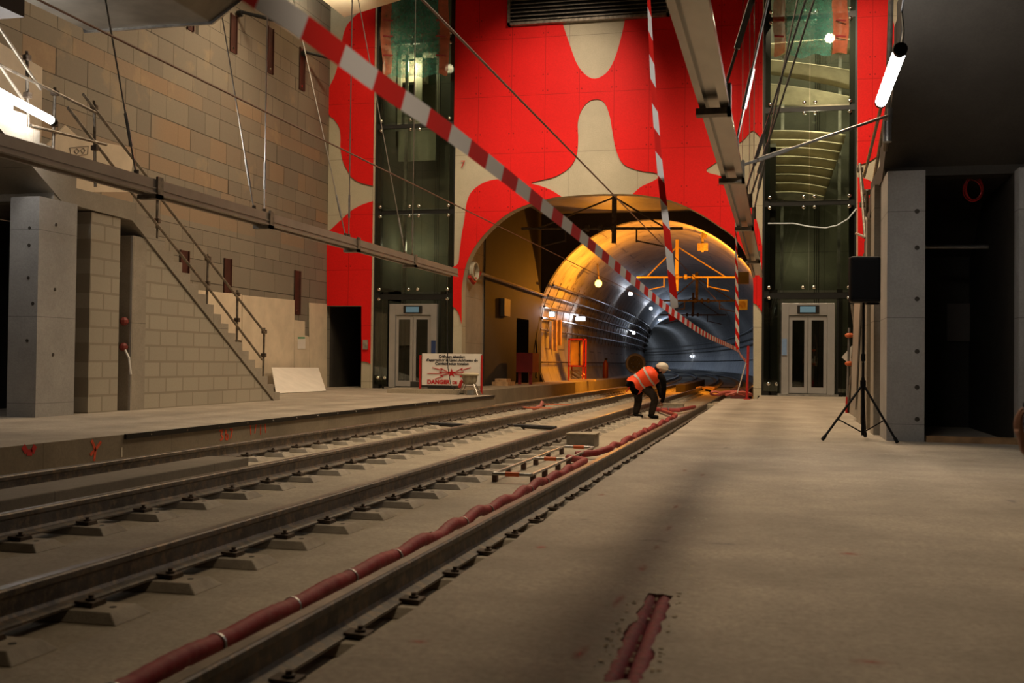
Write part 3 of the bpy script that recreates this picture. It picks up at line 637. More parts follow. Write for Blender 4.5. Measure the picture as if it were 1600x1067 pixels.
# ------------------------------------------------------------------ lifts
def bolt(mb, x, y, z, r=.055): mb.tube([(x, y+.06, z), (x, y, z)], r*.7, 10); mb.sphere((x, y, z), r, 10, 6, (1, .55, 1))
ZB = [E2(650, 457)[1], E2(650, 327)[1], E2(650, 192)[1], E2(650, 60)[1]]
def lift(x0, x1, fx0, fx1, lb, slb, dlb):
    t = thing('lift_shaft', slb, 'lift shaft', (x0, WY, 0)); yg = WY+.02
    for xa, xb in ((x0, x0+.2), (x1-.2, x1)): MB().box(xa, xb, WY+.05, WY+.25, -.02, 13.3).build('column', M_blksteel, t)
    for xa in (fx0-.28, fx1+.06): MB().box(xa, xa+.16, WY+.1, WY+.22, -.02, ZB[0]+.05).build('column', M_blksteel, t)
    xm = (x0+x1)/2
    for z in ZB: MB().box(x0, x1, WY+.08, WY+.2, z-.13 if z != ZB[0] else z-.22, z-.01 if z != ZB[0] else z-.04).build('crossbar', M_blksteel, t)
    zz = [ZB[0]]+ZB[1:]+[13.2]
    for a, b in zip(zz[:-1], zz[1:]):
        for xa, xb in ((x0+.06, xm-.01), (xm+.01, x1-.06)):
            MB().box(xa, xb, yg, yg+.02, a+.02, b-.16).build('glass_pane', M_glass, t)
    for xa, xb in ((x0+.06, fx0-.1), (fx1+.1, x1-.06)): MB().box(xa, xb, yg, yg+.02, .12, ZB[0]-.2).build('glass_pane', M_glass, t)
    for z in ZB:
        for xx in (x0+.2, xm-.15, xm+.15, x1-.2):
            for dz in (.1, -.2):
                if z == ZB[0] and dz < 0 and abs(xx-xm) < .2: continue
                b = MB(); bolt(b, xx, WY-.01, z+dz); b.build('glass_fixing', M_chrome, t, smooth=True)
    for xx in (x0+.2, x0+.42):
        b = MB(); bolt(b, xx, WY-.01, .33); b.build('glass_fixing', M_chrome, t, smooth=True)
    # guide rails and cables inside
    for xx in (x0+.5, x1-.45): MB().box(xx, xx+.09, WY+1.3, WY+1.4, 0, 13.2).build('guide_rail', M_steel, t)
    for xx in (xm+.2, xm+.26, xm+.32): MB().tube([(xx, WY+1.5, 0.2), (xx, WY+1.5, 13)], .012, 5).build('hoist_cable', M_cable, t)
    d = thing('lift_door', dlb, 'lift door', ((fx0+fx1)/2, WY-.05, 0)); zt_ = E2(645, 475)[1]
    y0, y1 = WY-.08, WY+.1
    MB().box(fx0, fx0+.2, y0, y1, .06, zt_).box(fx1-.2, fx1, y0, y1, .06, zt_).box(fx0+.2, fx1-.2, y0, y1, zt_-.34, zt_).build('door_frame', M_frame, d, bevel=.006)
    MB().box(fx0-.1, fx1+.1, y0-.1, y1, 0.0, .06).build('sill', M_steel, d)
    xm2 = (fx0+fx1)/2
    for xa, xb in ((fx0+.21, xm2-.008), (xm2+.008, fx1-.21)):
        L_ = MB(); zb, zc = .08, zt_-.36; ya, yb = y0+.05, y0+.1
        L_.box(xa, xa+.09, ya, yb, zb, zc).box(xb-.09, xb, ya, yb, zb, zc).box(xa+.09, xb-.09, ya, yb, zb, zb+.17).box(xa+.09, xb-.09, ya, yb, zc-.12, zc)
        lo = L_.build('door_leaf', M_frame, d); MB().box(xa+.09, xb-.09, ya+.02, ya+.03, zb+.17, zc-.12).build('glass_pane', M_glassd, lo)
    dp = MB().box(xm2-.3, xm2+.3, y0-.03, y0, zt_-.29, zt_-.06).build('display', M_blksteel, d); MB().box(xm2-.22, xm2+.2, y0-.035, y0-.03, zt_-.26, zt_-.09).build('screen', E_scr, dp)
    return t, d
fl0, fl1 = E2(609, 540)[0], E2(683, 540)[0]; fr0, fr1 = E2(1221, 540)[0], E2(1304, 540)[0]
lsL, ldL = lift(*LIFTL, fl0, fl1, '', 'tall glazed lift shaft left of the tunnel arch, orange net at its top', 'grey double lift door with blue display behind the danger sign')
lsR, ldR = lift(*LIFTR, fr0, fr1, '', 'tall glazed lift shaft right of the tunnel arch with modelled striped reflections behind the glass', 'grey double lift door on the right platform behind the loudspeaker stand')
# call panels
MB().box(fr0+.01, fr0+.15, WY-.11, WY-.08, 1.15, 1.62).build('call_panel', mat('blue_panel', (.16, .25, .42), .4), ldR)
MB().box(fl1-.16, fl1-.02, WY-.11, WY-.08, 1.0, 1.5).build('call_panel', mat('navy_film', (.02, .04, .12), .4), ldL)
# upper storey: pale fascia panel and doors seen through the left shaft
a, b = at(623, 197, Y=WY+1.8), at(681, 250, Y=WY+1.8)
t = thing('lift_cabin', 'pale lift fascia panel and upper door frame hanging inside the left glass shaft', 'lift cabin', (a.x, WY+1.8, b.z))
MB().box(a.x, b.x, WY+1.8, WY+1.9, b.z, a.z).build('fascia_panel', mat('pale_green_panel', (.42, .42, .34), .6, 0, .1), t)
c, d = at(622, 85, Y=WY+1.8), at(686, 196, Y=WY+1.8); xm_ = (c.x+d.x)/2
MB().box(c.x, c.x+.12, WY+1.8, WY+1.9, d.z, c.z).box(d.x-.12, d.x, WY+1.8, WY+1.9, d.z, c.z).box(c.x, d.x, WY+1.8, WY+1.9, c.z-.15, c.z).box(xm_-.12, xm_+.12, WY+1.8, WY+1.9, d.z, c.z).build('door_frame', mat('cream_frame', (.5, .47, .36), .5), t)
MB().box(c.x-.3, d.x+.3, WY+1.78, WY+1.95, d.z-.12, d.z).build('sill', M_steel, t)
MB().box(c.x, c.x+.9, WY+1.95, WY+2.3, c.z-.9, c.z-.2).build('soffit_box', M_board, t)
# pale slats behind the right shaft's glass, added to imitate striped ceiling reflections
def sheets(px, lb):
    t = thing('reflection_slats', lb, 'sheet', tuple(at(*px[0][0], Y=WY+1.0)))
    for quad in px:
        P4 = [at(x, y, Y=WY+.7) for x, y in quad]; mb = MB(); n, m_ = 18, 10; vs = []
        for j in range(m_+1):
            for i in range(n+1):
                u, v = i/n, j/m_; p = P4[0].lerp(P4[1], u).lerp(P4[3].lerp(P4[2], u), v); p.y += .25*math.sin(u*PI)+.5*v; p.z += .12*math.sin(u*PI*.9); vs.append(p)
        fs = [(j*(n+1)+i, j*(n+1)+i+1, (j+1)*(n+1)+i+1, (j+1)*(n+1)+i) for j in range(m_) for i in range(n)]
        mb.add(vs, fs); o = mb.build('reflection_band', mat('pale_reflection', (.62, .54, .38), .5, 0, .25, 1.5), t, smooth=True); so = o.modifiers.new('s', 'SOLIDIFY'); so.thickness = .03
sheets([[(1197, 68), (1334, 62), (1334, 78), (1197, 80)], [(1197, 92), (1334, 112), (1334, 136), (1197, 108)], [(1197, 130), (1334, 155), (1334, 170), (1197, 158)]], 'three broad pale bands imitating reflections in the upper right glass shaft below the green net')
sheets([[(1197+2*i, 203+14*i), (1322-5*i, 212+14*i), (1320-5*i, 221+14*i), (1197+2*i, 211+14*i)] for i in range(8)], 'stack of narrow pale slats imitating reflections in the right glass shaft below the broad bands')
# nets hanging in front of the shaft tops
def net(x0, x1, yb, lb, o0, o1):
    Y = WY-.35; t = thing('debris_net', lb, 'net', tuple(at((x0+x1)/2, yb, Y=Y)))
    def sheet(xa, xb, yb_, m, dy):
        n, k = 12, 14; A, B = at(xa, -35, Y=Y), at(xb, yb_, Y=Y); vs = []
        for j in range(k+1):
            for i in range(n+1):
                u, v = i/n, j/k; x = A.x+(B.x-A.x)*u; vs.append(Vector((x+.03*math.sin(v*9+u*2), Y+dy+.07*math.sin(x*7+v*3)+.03*math.sin(v*14+x*3), A.z+(B.z-A.z)*v+(.05*math.sin(x*9) if j == k else 0))))
        o = MB().add(vs, [(j*(n+1)+i, j*(n+1)+i+1, (j+1)*(n+1)+i+1, (j+1)*(n+1)+i) for j in range(k) for i in range(n)]).build('net_sheet', m, t, smooth=True); return o
    sheet(x0, o0, yb-2, netmat('orange_net', (.60, .14, .06), .68), 0); sheet(o0, o1, yb, netmat('green_net', (.08, .36, .27), .6), -.02); sheet(o1, x1, yb-3, MATS.get('orange_net') or netmat('orange_net', (.60, .14, .06), .8), 0)
    for yy in (31, 56, 86):
        for xa, xb in ((x0+1, x0+16), (x1-19, x1-3)):
            if yy < yb-4: A = at(xa, yy, Y=Y-.1); B = at(xb, yy+1, Y=Y-.1); MB().tube([A, B], .025, 6).build('strap', mat('dark_red_strap', (.3, .02, .02)), t)
net(598, 700, 118, 'orange and green debris net hanging over the top of the left lift shaft', 612, 686)
net(1209, 1325, 86, 'orange and green debris net hanging over the top of the right lift shaft', 1228, 1300)

# ------------------------------------------------------------------ top items on the end wall, ceiling things
a, b = at(792, 34, Y=WY-.3), at(1045, 27, Y=WY-.3)
t = thing('vent_grille', 'wide dark slatted ventilation grille above the red wall at the top of the photo', 'grille', ((a.x+b.x)/2, WY-.2, a.z)); zb = (a.z+b.z)/2
MB().box(a.x, b.x, WY-.25, WY-.05, zb, zb+.08).box(a.x, a.x+.08, WY-.25, WY-.05, zb, 13).box(b.x-.08, b.x, WY-.25, WY-.05, zb, 13).build('frame', M_scaf, t)
MB().box(a.x, b.x, WY-.07, WY-.05, zb, 13).build('backing', M_blksteel, t); sm_ = MB()
for i in range(9): z = zb+.12+.12*i; sm_.hexa([(a.x, WY-.24, z), (b.x, WY-.24, z), (b.x, WY-.1, z+.05), (a.x, WY-.1, z+.05), (a.x, WY-.24, z+.03), (b.x, WY-.24, z+.03), (b.x, WY-.1, z+.08), (a.x, WY-.1, z+.08)])
sm_.build('slat', M_scaf, t)
zc = 11.6; P = [at(538, 27, Z=zc), at(640, -4, Z=zc), at(700, -90, Z=zc), at(430, -60, Z=zc)]
tag(MB().prism(P, (0, 0, .5)).build('soffit_panel', mat('cream_plaster', (.85, .72, .48), .8, 0, .03)), 'bright cream soffit corner above the left lift shaft', 'ceiling panel')
zd = 5.6
c1, c2, c3 = at(141, 51, Z=zd), at(331, 36, Z=zd), None; yd = (c1.y+c2.y)/2; t = thing('ventilation_duct', 'big grey duct crossing the upper left corner of the photo', 'duct', (c1.x, yd, zd))
top = at(400, 0, Y=yd); pr = [(c1.x, zd), (c2.x, zd), (top.x+.25, top.z+.3), (top.x+.25, zd+2.6), (c1.x-.5, zd+2.6), (c1.x-.12, zd+.3)]
MB().prism([(x, 4.0, z) for x, z in pr], (0, yd-4.0, 0)).build('duct_body', mat('duct_metal', (.15, .135, .11), .5, .4, .3, 1.2), t, bevel=.02)
MB().prism([(x+(.03 if i in (1, 2, 3) else -.03), yd-.08, z-.03) for i, (x, z) in enumerate(pr)], (0, .04, 0)).build('flange', M_steel, t)
b_ = at(38, 27, Z=5.2); tag(MB().box(b_.x-1.5, b_.x, 4, b_.y, 5.2, 6.2).build('duct', mat('dark_duct', (.05, .04, .035), .6)), 'small dark duct end in the very top left corner of the photo', 'duct')

# ------------------------------------------------------------------ suspended channel beams with rods
def chan(x, y0, y1, z0, z1, w, m, lb):
    t = thing('suspended_beam', lb, 'beam', (x, y1, z0)); a, b = x-w/2, x+w/2
    pr = [(a, z0), (a+.05, z0), (a+.05, z0+.05), (b-.05, z0+.05), (b-.05, z0), (b, z0), (b, z1), (a, z1)]
    MB().prism([(px, y0, pz) for px, pz in pr], (0, y1-y0, 0)).build('channel', m, t)
    MB().box(a-.012, a, y0, y1, z0+.06, z0+.075).box(b, b+.012, y0, y1, z0+.06, z0+.075).box(b, b+.02, y0, y1, z0-.0, z0+.015).build('trim_line', m, t)
    return t
bL = chan(-7.36, 4, 24.1, 2.83, 3.01, .22, M_beam, 'long grey channel beam hung over the left platform edge, crossing in front of the stairs')
bR = chan(-.52, 1.5, 25.6, 2.88, 3.04, .21, M_shiny, 'shiny steel channel beam hung over the right platform edge, seen from below')
def hang(t, p, top, r=.011, tb=True):
    p, top = Vector(p), Vector(top); MB().tube([p, top], r, 6).build('rod', M_rod, t)
    if tb:
        d = (top-p).normalized(); L_ = (top-p).length; MB().tube([p+d*.35, p+d*.75], r*1.9, 6).build('turnbuckle', M_steel, t)
    MB().tube([p-Vector((0, .0, .12)), p+Vector((0, 0, .06))], .03, 8).build('fixing', M_rust, t)
def bracket(t, x, y, z0, z1, w): MB().box(x-w/2-.03, x+w/2+.03, y-.06, y+.06, z0-.05, z0).box(x+w/2, x+w/2+.03, y-.06, y+.06, z0-.05, z1+.03).build('bracket', M_scaf, t)
for bx_, sl in ((213, (172, 40)), (397, (347, 25)), (540, (472, 60)), (633, (560, 0))):
    y = at(bx_, 0, X=-7.36).y; yy = at(bx_, {213: 272, 397: 322, 540: 368, 633: 400}[bx_], X=-7.36).y; o = at(*sl, Y=yy)
    base = Vector((-7.36, yy, 3.02)); hang(bL, base, base+(o-base)*(1.0 if o.z > 11 else 2.2 if bx_ != 540 else 1.5)); bracket(bL, -7.36, yy+.3, 2.83, 3.01, .22)
for bx_, yy in ((413, 330), (545, 370), (644, 405)):
    y_ = at(bx_, yy, X=-7.36).y; hang(bL, (-7.36, y_, 3.02), (-7.36, y_, 13.2))
for (px, py), (qx, qy) in (((1131, 143), (1176, -5)), ((1150, 225), (1201, -5)), ((1178, 330), (1246, 0)), ((1172, 310), (1272, 0)), ((1165, 300), (1218, 130))):
    b0 = at(px, py, X=-.40); 
    if b0.z < 3.0 or b0.z > 3.3: 
        b0 = at(px, py, X=-.46); s_ = 2.16/(b0.z-.88); b0 = Vector((0, 0, .88))+(b0-Vector((0, 0, .88)))*s_
    e_ = at(qx, qy, Y=b0.y); L_ = (e_-b0); k = (8.0-b0.z)/L_.z if L_.z > .1 else 1; hang(bR, b0, b0+L_*k, .014)
for py in (150, 265, 345, 400):
    b0 = at(1140, py, X=-.5); s_ = 2.1/(b0.z-.88); yb_ = b0.y*s_; bracket(bR, -.52, yb_, 2.88, 3.04, .21)
for x in (1160, 1171, 1178):
    A, B = at(x, 300, Y=WY-.6), at(x+1, -60, Y=WY-.6); tag(MB().tube([A, B], .013, 5).build('hanging_cable', M_rod), {1160: 'thin vertical cable in front of the red wall, nearest the shiny beam', 1171: 'thin vertical cable over the red wall, middle of three by the right lift shaft', 1178: 'thin vertical cable over the red wall, closest to the right lift shaft'}[x], 'cable', 'vertical cables by the right lift shaft')
# stay rod from the right beam to the stair
A = at(1160, 258, X=-.42); s_ = 2.14/(A.z-.88); A = Vector((0, 0, .88))+(A-Vector((0, 0, .88)))*s_; B = at(1390, 180, X=1.16)
t = thing('stay_rod', 'bright steel rod from the shiny beam to the right stair edge', 'rod', tuple(B)); MB().tube([A, B], .016, 8).build('rod', M_rod, t); MB().tube([A.lerp(B, .1), A.lerp(B, .3)], .026, 8).build('turnbuckle', M_rod, t); MB().tube([B-Vector((0, 0, .08)), B+Vector((0, 0, .08))], .03, 8).build('fixing', M_steel, t)
# overhead wires above the tracks
for x, z, lb in ((-5.64, 3.66, 'reddish overhead wire above the left track, running from the top left into the tunnel'), (-2.6, 3.56, 'overhead wire above the right track, slanting across the red wall')):
    tag(MB().tube([(x, 2, z), (x, 20, z), (x, Y0, z)]+[tp(Y0+6*i, x, z) for i in range(1, 12)], .011, 6).build('overhead_wire', M_wire), lb, 'wire')

# ------------------------------------------------------------------ stone wall slots, wall lamps, boards
slots = [(294, 303, 5, 50), (361, 370, 20, 85), (419, 427, 40, 117), (469, 476, 73, 143), (282, 295, 390, 447), (351, 361, 403, 482), (461, 469, 422, 492)]
sl_lb = ['topmost left, under the duct', 'upper row, next to the duct', 'upper row, middle', 'upper row, nearest the red wall', 'lower row, nearest the stairs', 'lower row, middle, above the boards', 'lower row, nearest the red wall']
for (x0, x1, y0, y1), s in zip(slots, sl_lb):
    a, b = at(x0, y0, X=XS+.03), at(x1, y1, X=XS+.03); t = thing('wall_slot', 'upright brown channel on the stone wall, '+s, 'channel', (XS, a.y, b.z), 'brown channels on the stone wall')
    MB().box(XS, XS+.015, a.y, b.y, b.z, a.z).box(XS, XS+.05, a.y, a.y+.03, b.z, a.z).box(XS, XS+.05, b.y-.03, b.y, b.z, a.z).build('channel', M_brown, t)
    q_ = MB(); q_.tube([(XS+.015, (a.y+b.y)/2, b.z+.12), (XS+.03, (a.y+b.y)/2, b.z+.12)], .035, 8); q_.build('bolt', M_chrome, t)
for (x, y), lb in (((372, 22), 'small black spotlight arm on the stone wall beside the duct'), ((472, 84), 'small black spotlight arm on the stone wall nearest the red wall')):
    p = at(x, y, X=XS+.05); t = thing('wall_spotlight', lb, 'spotlight', tuple(p)); MB().tube([p, p+Vector((.12, 0, .02))], .09, 10).build('base', M_blksteel, t)
    q_ = p+Vector((.1, 0, .05)); e_ = q_+Vector((.7, .45, -.12)); MB().tube([q_, e_], .05, 8).build('arm', M_blksteel, t)
def board(name, px, X, lb, cat, th=.03, m=None, grp=None):
    P = [at(x, y, X=X) for x, y in px]; o = MB().prism(P, (th, 0, 0)).build(name, m or M_board); return tag(o, lb, cat, grp)
board('wall_board', [(298, 452), (376, 460), (376, 532), (298, 520)], XS+.03, 'pale board against the stone wall behind the stair flight, highest of the row', 'board')
board('wall_board', [(377, 461), (459, 469), (457, 606), (377, 600)], XS+.03, 'large pale board against the stone wall right behind the lowest stair post', 'board')
board('wall_board', [(459.5, 500), (475, 502), (475, 524), (482, 526), (482, 607), (457.5, 606)], XS+.03, 'narrow pale notched board on the stone wall carrying the paper notice', 'board')
board('wall_board', [(482.5, 473), (509.5, 475), (509.5, 607), (482.5, 607)], XS+.03, 'tall pale board on the stone wall beside the dark doorway', 'board')
board('paper_notice', [(465, 526), (477, 526), (477, 545), (465, 545)], XS+.065, 'small white paper notice with a green header on the pale board', 'notice', .006, M_paper)
for o in list(COL.objects):
    if o.name.startswith('paper_notice'): P = [at(x, y, X=XS+.072) for x, y in ((465.5, 526.5), (476.5, 526.5), (476.5, 529), (465.5, 529))]; MB().prism(P, (.003, 0, 0)).build('header_strip', mat('green_print', (.05, .28, .12)), o)
board('leaning_board', [(428, 579), (433, 607), (436, 613), (436, 585)], XS+.5, 'dark cavity edge', 'board') if False else None
A, B, C_, D = at(431, 615, Z=0.0), at(509, 611, Z=0.0), at(497, 575, X=XS+.25), at(424, 574.5, X=XS+.25)
tag(MB().prism([A, B, C_, D], (.02, -.02, .01)).build('leaning_board', M_paper), 'white board leaning on the wall at the foot of the stairs', 'board')
# sheets on the landing
board('white_sheet', [(-30, 50), (32, 88), (64, 106), (62, 232), (-30, 232)], XWL-1.5, 'large pale sheet standing on the stair landing behind the tube lamp', 'board', .03)
board('white_sheet', [(72, 226), (100, 196), (124, 217), (190, 228), (206, 250), (198, 300), (72, 300)], XWL-1.2, 'pale torn sheet with a faint pencil sketch behind the landing rail', 'board', .03)
sk = MB(); Xk = XWL-1.165
def stroke(mb, pts_, X, wd=.006):
    for a, b in zip(pts_[:-1], pts_[1:]): mb.tube([at(*a, X=X), at(*b, X=X)], wd, 4)
tri_o = COL.objects[-1] if False else None
for o in list(COL.objects):
    if o.get('label', '').startswith('pale torn sheet'): tri_o = o
stroke(sk, [(109, 231), (138, 228), (137, 241), (111, 245), (109, 231)], Xk); stroke(sk, [(116, 236), (120, 232), (124, 236), (120, 241), (116, 236)], Xk); stroke(sk, [(126, 235), (130, 231), (133, 235), (130, 240), (126, 235)], Xk)
sk.build('pencil_sketch', mat('pencil', (.12, .10, .08)), tri_o)

# ------------------------------------------------------------------ handrails of scaffold tube
def railing(X, posts, tubes, lb, r=.024):
    p0 = at(*posts[0][1], X=X); t = thing('scaffold_railing', lb, 'railing', tuple(p0))
    for a, b in posts: MB().tube([at(*a, X=X), at(*b, X=X)], r, 8).build('post', M_scaf, t, smooth=True)
    for a, b in tubes: MB().tube([at(*a, X=X+.05), at(*b, X=X+.05)], r, 8).build('rail_tube', M_scaf, t, smooth=True)
    for a, b in posts:
        for f_ in (.08, .55):
            c = at(a[0]+(b[0]-a[0])*f_, a[1]+(b[1]-a[1])*f_, X=X+.02); MB().box(c.x-.05, c.x+.05, c.y-.04, c.y+.04, c.z-.04, c.z+.04).build('clamp', M_rust, t, bevel=.01)
    return t
railing(XWL-.05, [((42, 80), (44, 205)), ((86, 137), (83, 240)), ((147, 157), (149, 292))], [((-5, 99), (150, 176)), ((48, 196), (166, 226)), ((-2, 42), (64, 140)), ((0, 103), (36, 156)), ((130, 147), (232, 279)), ((106, 168), (180, 264))], 'scaffold tube railing around the stair landing beside the glowing tube at left')
railing(XWL-.05, [((246, 302), (245, 380)), ((325, 397), (323, 480)), ((371, 453), (370, 538)), ((413, 512), (411, 590))], [((250, 308), (322, 402)), ((318, 396), (414, 520)), ((205, 300), (326, 452)), ((318, 440), (410, 562))], 'scaffold tube handrail climbing the lower stair flight on the left')
railing(XWR+.05, [((1343.5, 256), (1352, 372)), ((1355, 297), (1354, 338))], [((1350, 276), (1377, 166)), ((1356, 338), (1382, 187)), ((1344, 262), (1358, 375)), ((1338, 365), (1356, 372))], 'leaning brown scaffold tubes on the right stair above the loudspeaker')

# ------------------------------------------------------------------ tube lamps
def tubelamp(p, q, lb, r=.055):
    p, q = Vector(p), Vector(q); d = (q-p).normalized(); t = thing('tube_lamp', lb, 'lamp', tuple(p)); MB().tube([p-d*.07, p], r*1.08, 14).build('end_cap', M_black, t, smooth=True); MB().tube([q, q+d*.07], r*1.08, 14).build('end_cap', M_black, t, smooth=True)
    o = MB().tube([p, q], r, 16).build('lit_tube', E_tube, t, smooth=True); return t, o
tl, _ = tubelamp(at(80, 188, X=-10.12), at(-60, 113, X=-10.12), 'glowing white fluorescent tube lamp at the left edge beside the landing')
trr, _ = tubelamp(at(1406, 80, X=.98), at(1377, 158, X=.98), 'glowing white fluorescent tube lamp on the right stair edge')
P = at(1400, 30, X=1.1); MB().tube([at(1408, 74, X=1.0), at(1412, 50, X=1.1), at(1409, 20, X=1.12), at(1414, -20, X=1.12)], .012, 6).build('cable', M_cable, trr)
MB().tube([at(1392, 0, X=1.15), at(1386, 210, X=1.15), at(1384, 235, X=1.15)], .03, 8).build('bracket_pole', M_scaf, trr, smooth=True)
MB().tube([at(1386, 190, X=1.12), at(1386, 222, X=1.12)], .05, 10).build('socket', M_steel, trr, smooth=True)

# ------------------------------------------------------------------ loudspeaker and stand
sp = at(1348, 688, Z=0); SX, SY = sp.x, sp.y; pz = lambda y, x=1348: at(x, y, Y=SY).z
t = thing('speaker_stand', 'black tripod speaker stand with three spread legs on the right platform', 'speaker stand', (SX, SY, 0))
MB().tube([(SX, SY, .06), (SX, SY, pz(590))], .02, 10).build('lower_pole', M_black, t, smooth=True); MB().tube([(SX, SY, pz(590)), (SX, SY, pz(470))], .014, 10).build('upper_pole', M_black, t, smooth=True)
MB().tube([(SX, SY, pz(564)), (SX, SY, pz(553))], .026, 10).build('collar', M_black, t, smooth=True); MB().tube([(SX, SY, pz(603)), (SX, SY, pz(594))], .034, 10).build('hub', M_black, t, smooth=True)
MB().tube([(SX, SY, pz(567)), (SX, SY, pz(564.5))], .021, 10).build('chrome_ring', M_chrome, t)
zh = pz(600)
for (fx, fy) in ((1285, 687), (1402, 691), (1354, 681)):
    f_ = at(fx, fy, Z=.02)
    if fx == 1354: f_ = Vector((SX+.06, SY+.45, .02)); 
    h0 = Vector((SX, SY, zh)); l = MB().tube([h0, f_], .014, 8).build('leg', M_black, t, smooth=True); MB().tube([f_+(h0-f_).normalized()*.06, f_], .021, 8).build('rubber_foot', M_black, l)
    m_ = h0.lerp(f_, .63); MB().tube([m_, Vector((SX, SY, .09))], .008, 6).build('brace', M_black, t)
c = at(1347, 437, Y=SY); wz = (pz(402)-pz(473))
t = thing('loudspeaker', 'black plastic loudspeaker box on top of the tripod stand', 'loudspeaker', (SX, SY, pz(473)), rz=math.radians(6))
w2 = .182; zb, ztop = 0, wz
bm_ = MB(); pr = [(-w2, -.05), (-w2*.93, -.14), (w2*.93, -.14), (w2, -.05), (w2*.72, .17), (-w2*.72, .17)]
bm_.prism([(x, y, zb) for x, y in pr], (0, 0, ztop-zb)).build('cabinet', mat('speaker_shell', (.004, .004, .0045), .5, 0, .1, 30, .1, spec=.2), t, world=False, bevel=.025)
MB().box(-.15, .15, -.147, -.141, .05, ztop-.05).build('front_grille', M_black, t, world=False); MB().box(-.06, .06, .17, .176, .2, .36).build('rear_panel', M_blksteel, t, world=False)
MB().box(.03, .17, -.06, .06, -.02, 0).build('foot', M_black, t, world=False)

# ------------------------------------------------------------------ right side bits
t = thing('red_post', 'slim red post with orange clamps in front of the right lift shaft', 'post', tuple(at(1323, 645, Z=0))); b0 = at(1323, 645, Z=0)
T_ = lambda x, y: at(x, y, Y=b0.y)
MB().tube([b0, T_(1324, 620)], .028, 8).build('base_tube', M_redp, t); MB().tube([T_(1324, 622), T_(1327, 512)], .022, 8).build('pole', M_steel, t)
for y in (524, 568): MB().sphere(T_(1327, y), .07, 8, 5, (1.2, 1, .7)).build('orange_clamp', mat('orange_tape', (.65, .13, .03)), t)
MB().tube([T_(1332, 475), T_(1338, 520), T_(1333, 560)], .04, 8).build('hung_strap', M_scaf, t)
o = MB().prism([T_(1315, 558), T_(1331, 540), T_(1340, 548), T_(1335, 576)], (0, .012, 0)).build('hanging_sheet', M_paper, t)
tag(MB().prism([at(1335, 460, X=1.15), at(1344, 470, X=1.15), at(1336, 640, X=1.15), at(1329, 632, X=1.15)], (.02, 0, 0)).build('leaning_plank', mat('grey_plank', (.25, .23, .2))), 'grey plank leaning against the end of the right stair wall', 'plank')
# red coil and panel in the dark room
cc = at(1519, 298, Y=14.2); cm = MB()
for i in range(4):
    ph = i*.9; cm.tube([cc+Vector((math.cos(a)*.105+.03*math.sin(ph), .05*math.sin(a+ph), math.sin(a)*.14+.012*i)) for a in [2*PI*k/20 for k in range(21)]], .006, 5)
cm.tube([cc+Vector((0, 0, .13)), at(1516, 255, Y=14.2)], .006, 5); tag(cm.build('cable_coil', M_redp), 'loose coil of red cable hanging from the soffit of the dark room', 'cable coil')
tag(MB().box(at(1480, 500, Y=16.9).x, at(1532, 500, Y=16.9).x, 16.93, 16.98, at(1500, 533, Y=16.9).z, at(1500, 474, Y=16.9).z).build('wall_panel', mat('grey_panel', (.12, .1, .085))), 'grey square panel on the back wall of the dark room', 'panel')
tag(MB().tube([at(1440, 386, Y=15.5), at(1590, 386, Y=15.5)], .03, 8).build('ceiling_pipe', M_steel), 'thin horizontal pipe across the dark room', 'pipe')
# white lit cable in right shaft
tag(MB().tube([at(1200, 349, Y=WY-.03), at(1240, 349, Y=WY-.03), at(1265, 354, Y=WY-.03), at(1290, 356, Y=WY-.03), at(1308, 352, Y=WY-.03), at(1325, 342, Y=WY-.03), at(1338, 326, Y=WY-.03)], .018, 6).build('white_cable', mat('pale_blue_cable', (.7, .78, .85), .4)), 'pale sagging cable in front of the right lift shaft', 'cable')
# tangle and trestle at the far end of the right platform
p = at(1158, 618, Z=.02); p.x -= .25; p.y -= .3; mb = MB()
for k in range(3): mb.tube([p+Vector((.35*math.cos(a+k)+.2*k-.2, .25*math.sin(a*1.3+k), .06+.05*math.sin(2*a+k))) for a in [i*.5 for i in range(13)]], .035, 6)
tag(mb.build('hose_pile', mat('pinkish_hose', (.45, .10, .07)), smooth=True), 'tangled heap of red hose at the foot of the tape post', 'hose')
b0 = at(1167, 624, Z=0); e0 = at(1169, 556, Y=b0.y)
t = thing('barrier_post', 'slim red post holding the end of the barrier tape at the far platform end', 'post', tuple(b0)); MB().tube([b0, e0+Vector((0, 0, .25))], .032, 8).build('pole', M_redp, t); MB().box(b0.x-.08, b0.x+.08, b0.y-.08, b0.y+.08, 0, .02).build('base_plate', M_redp, t)
MB().tube([e0, at(1152, 614, Y=b0.y+.3)], .015, 6).build('tape_tail', M_paper, t)
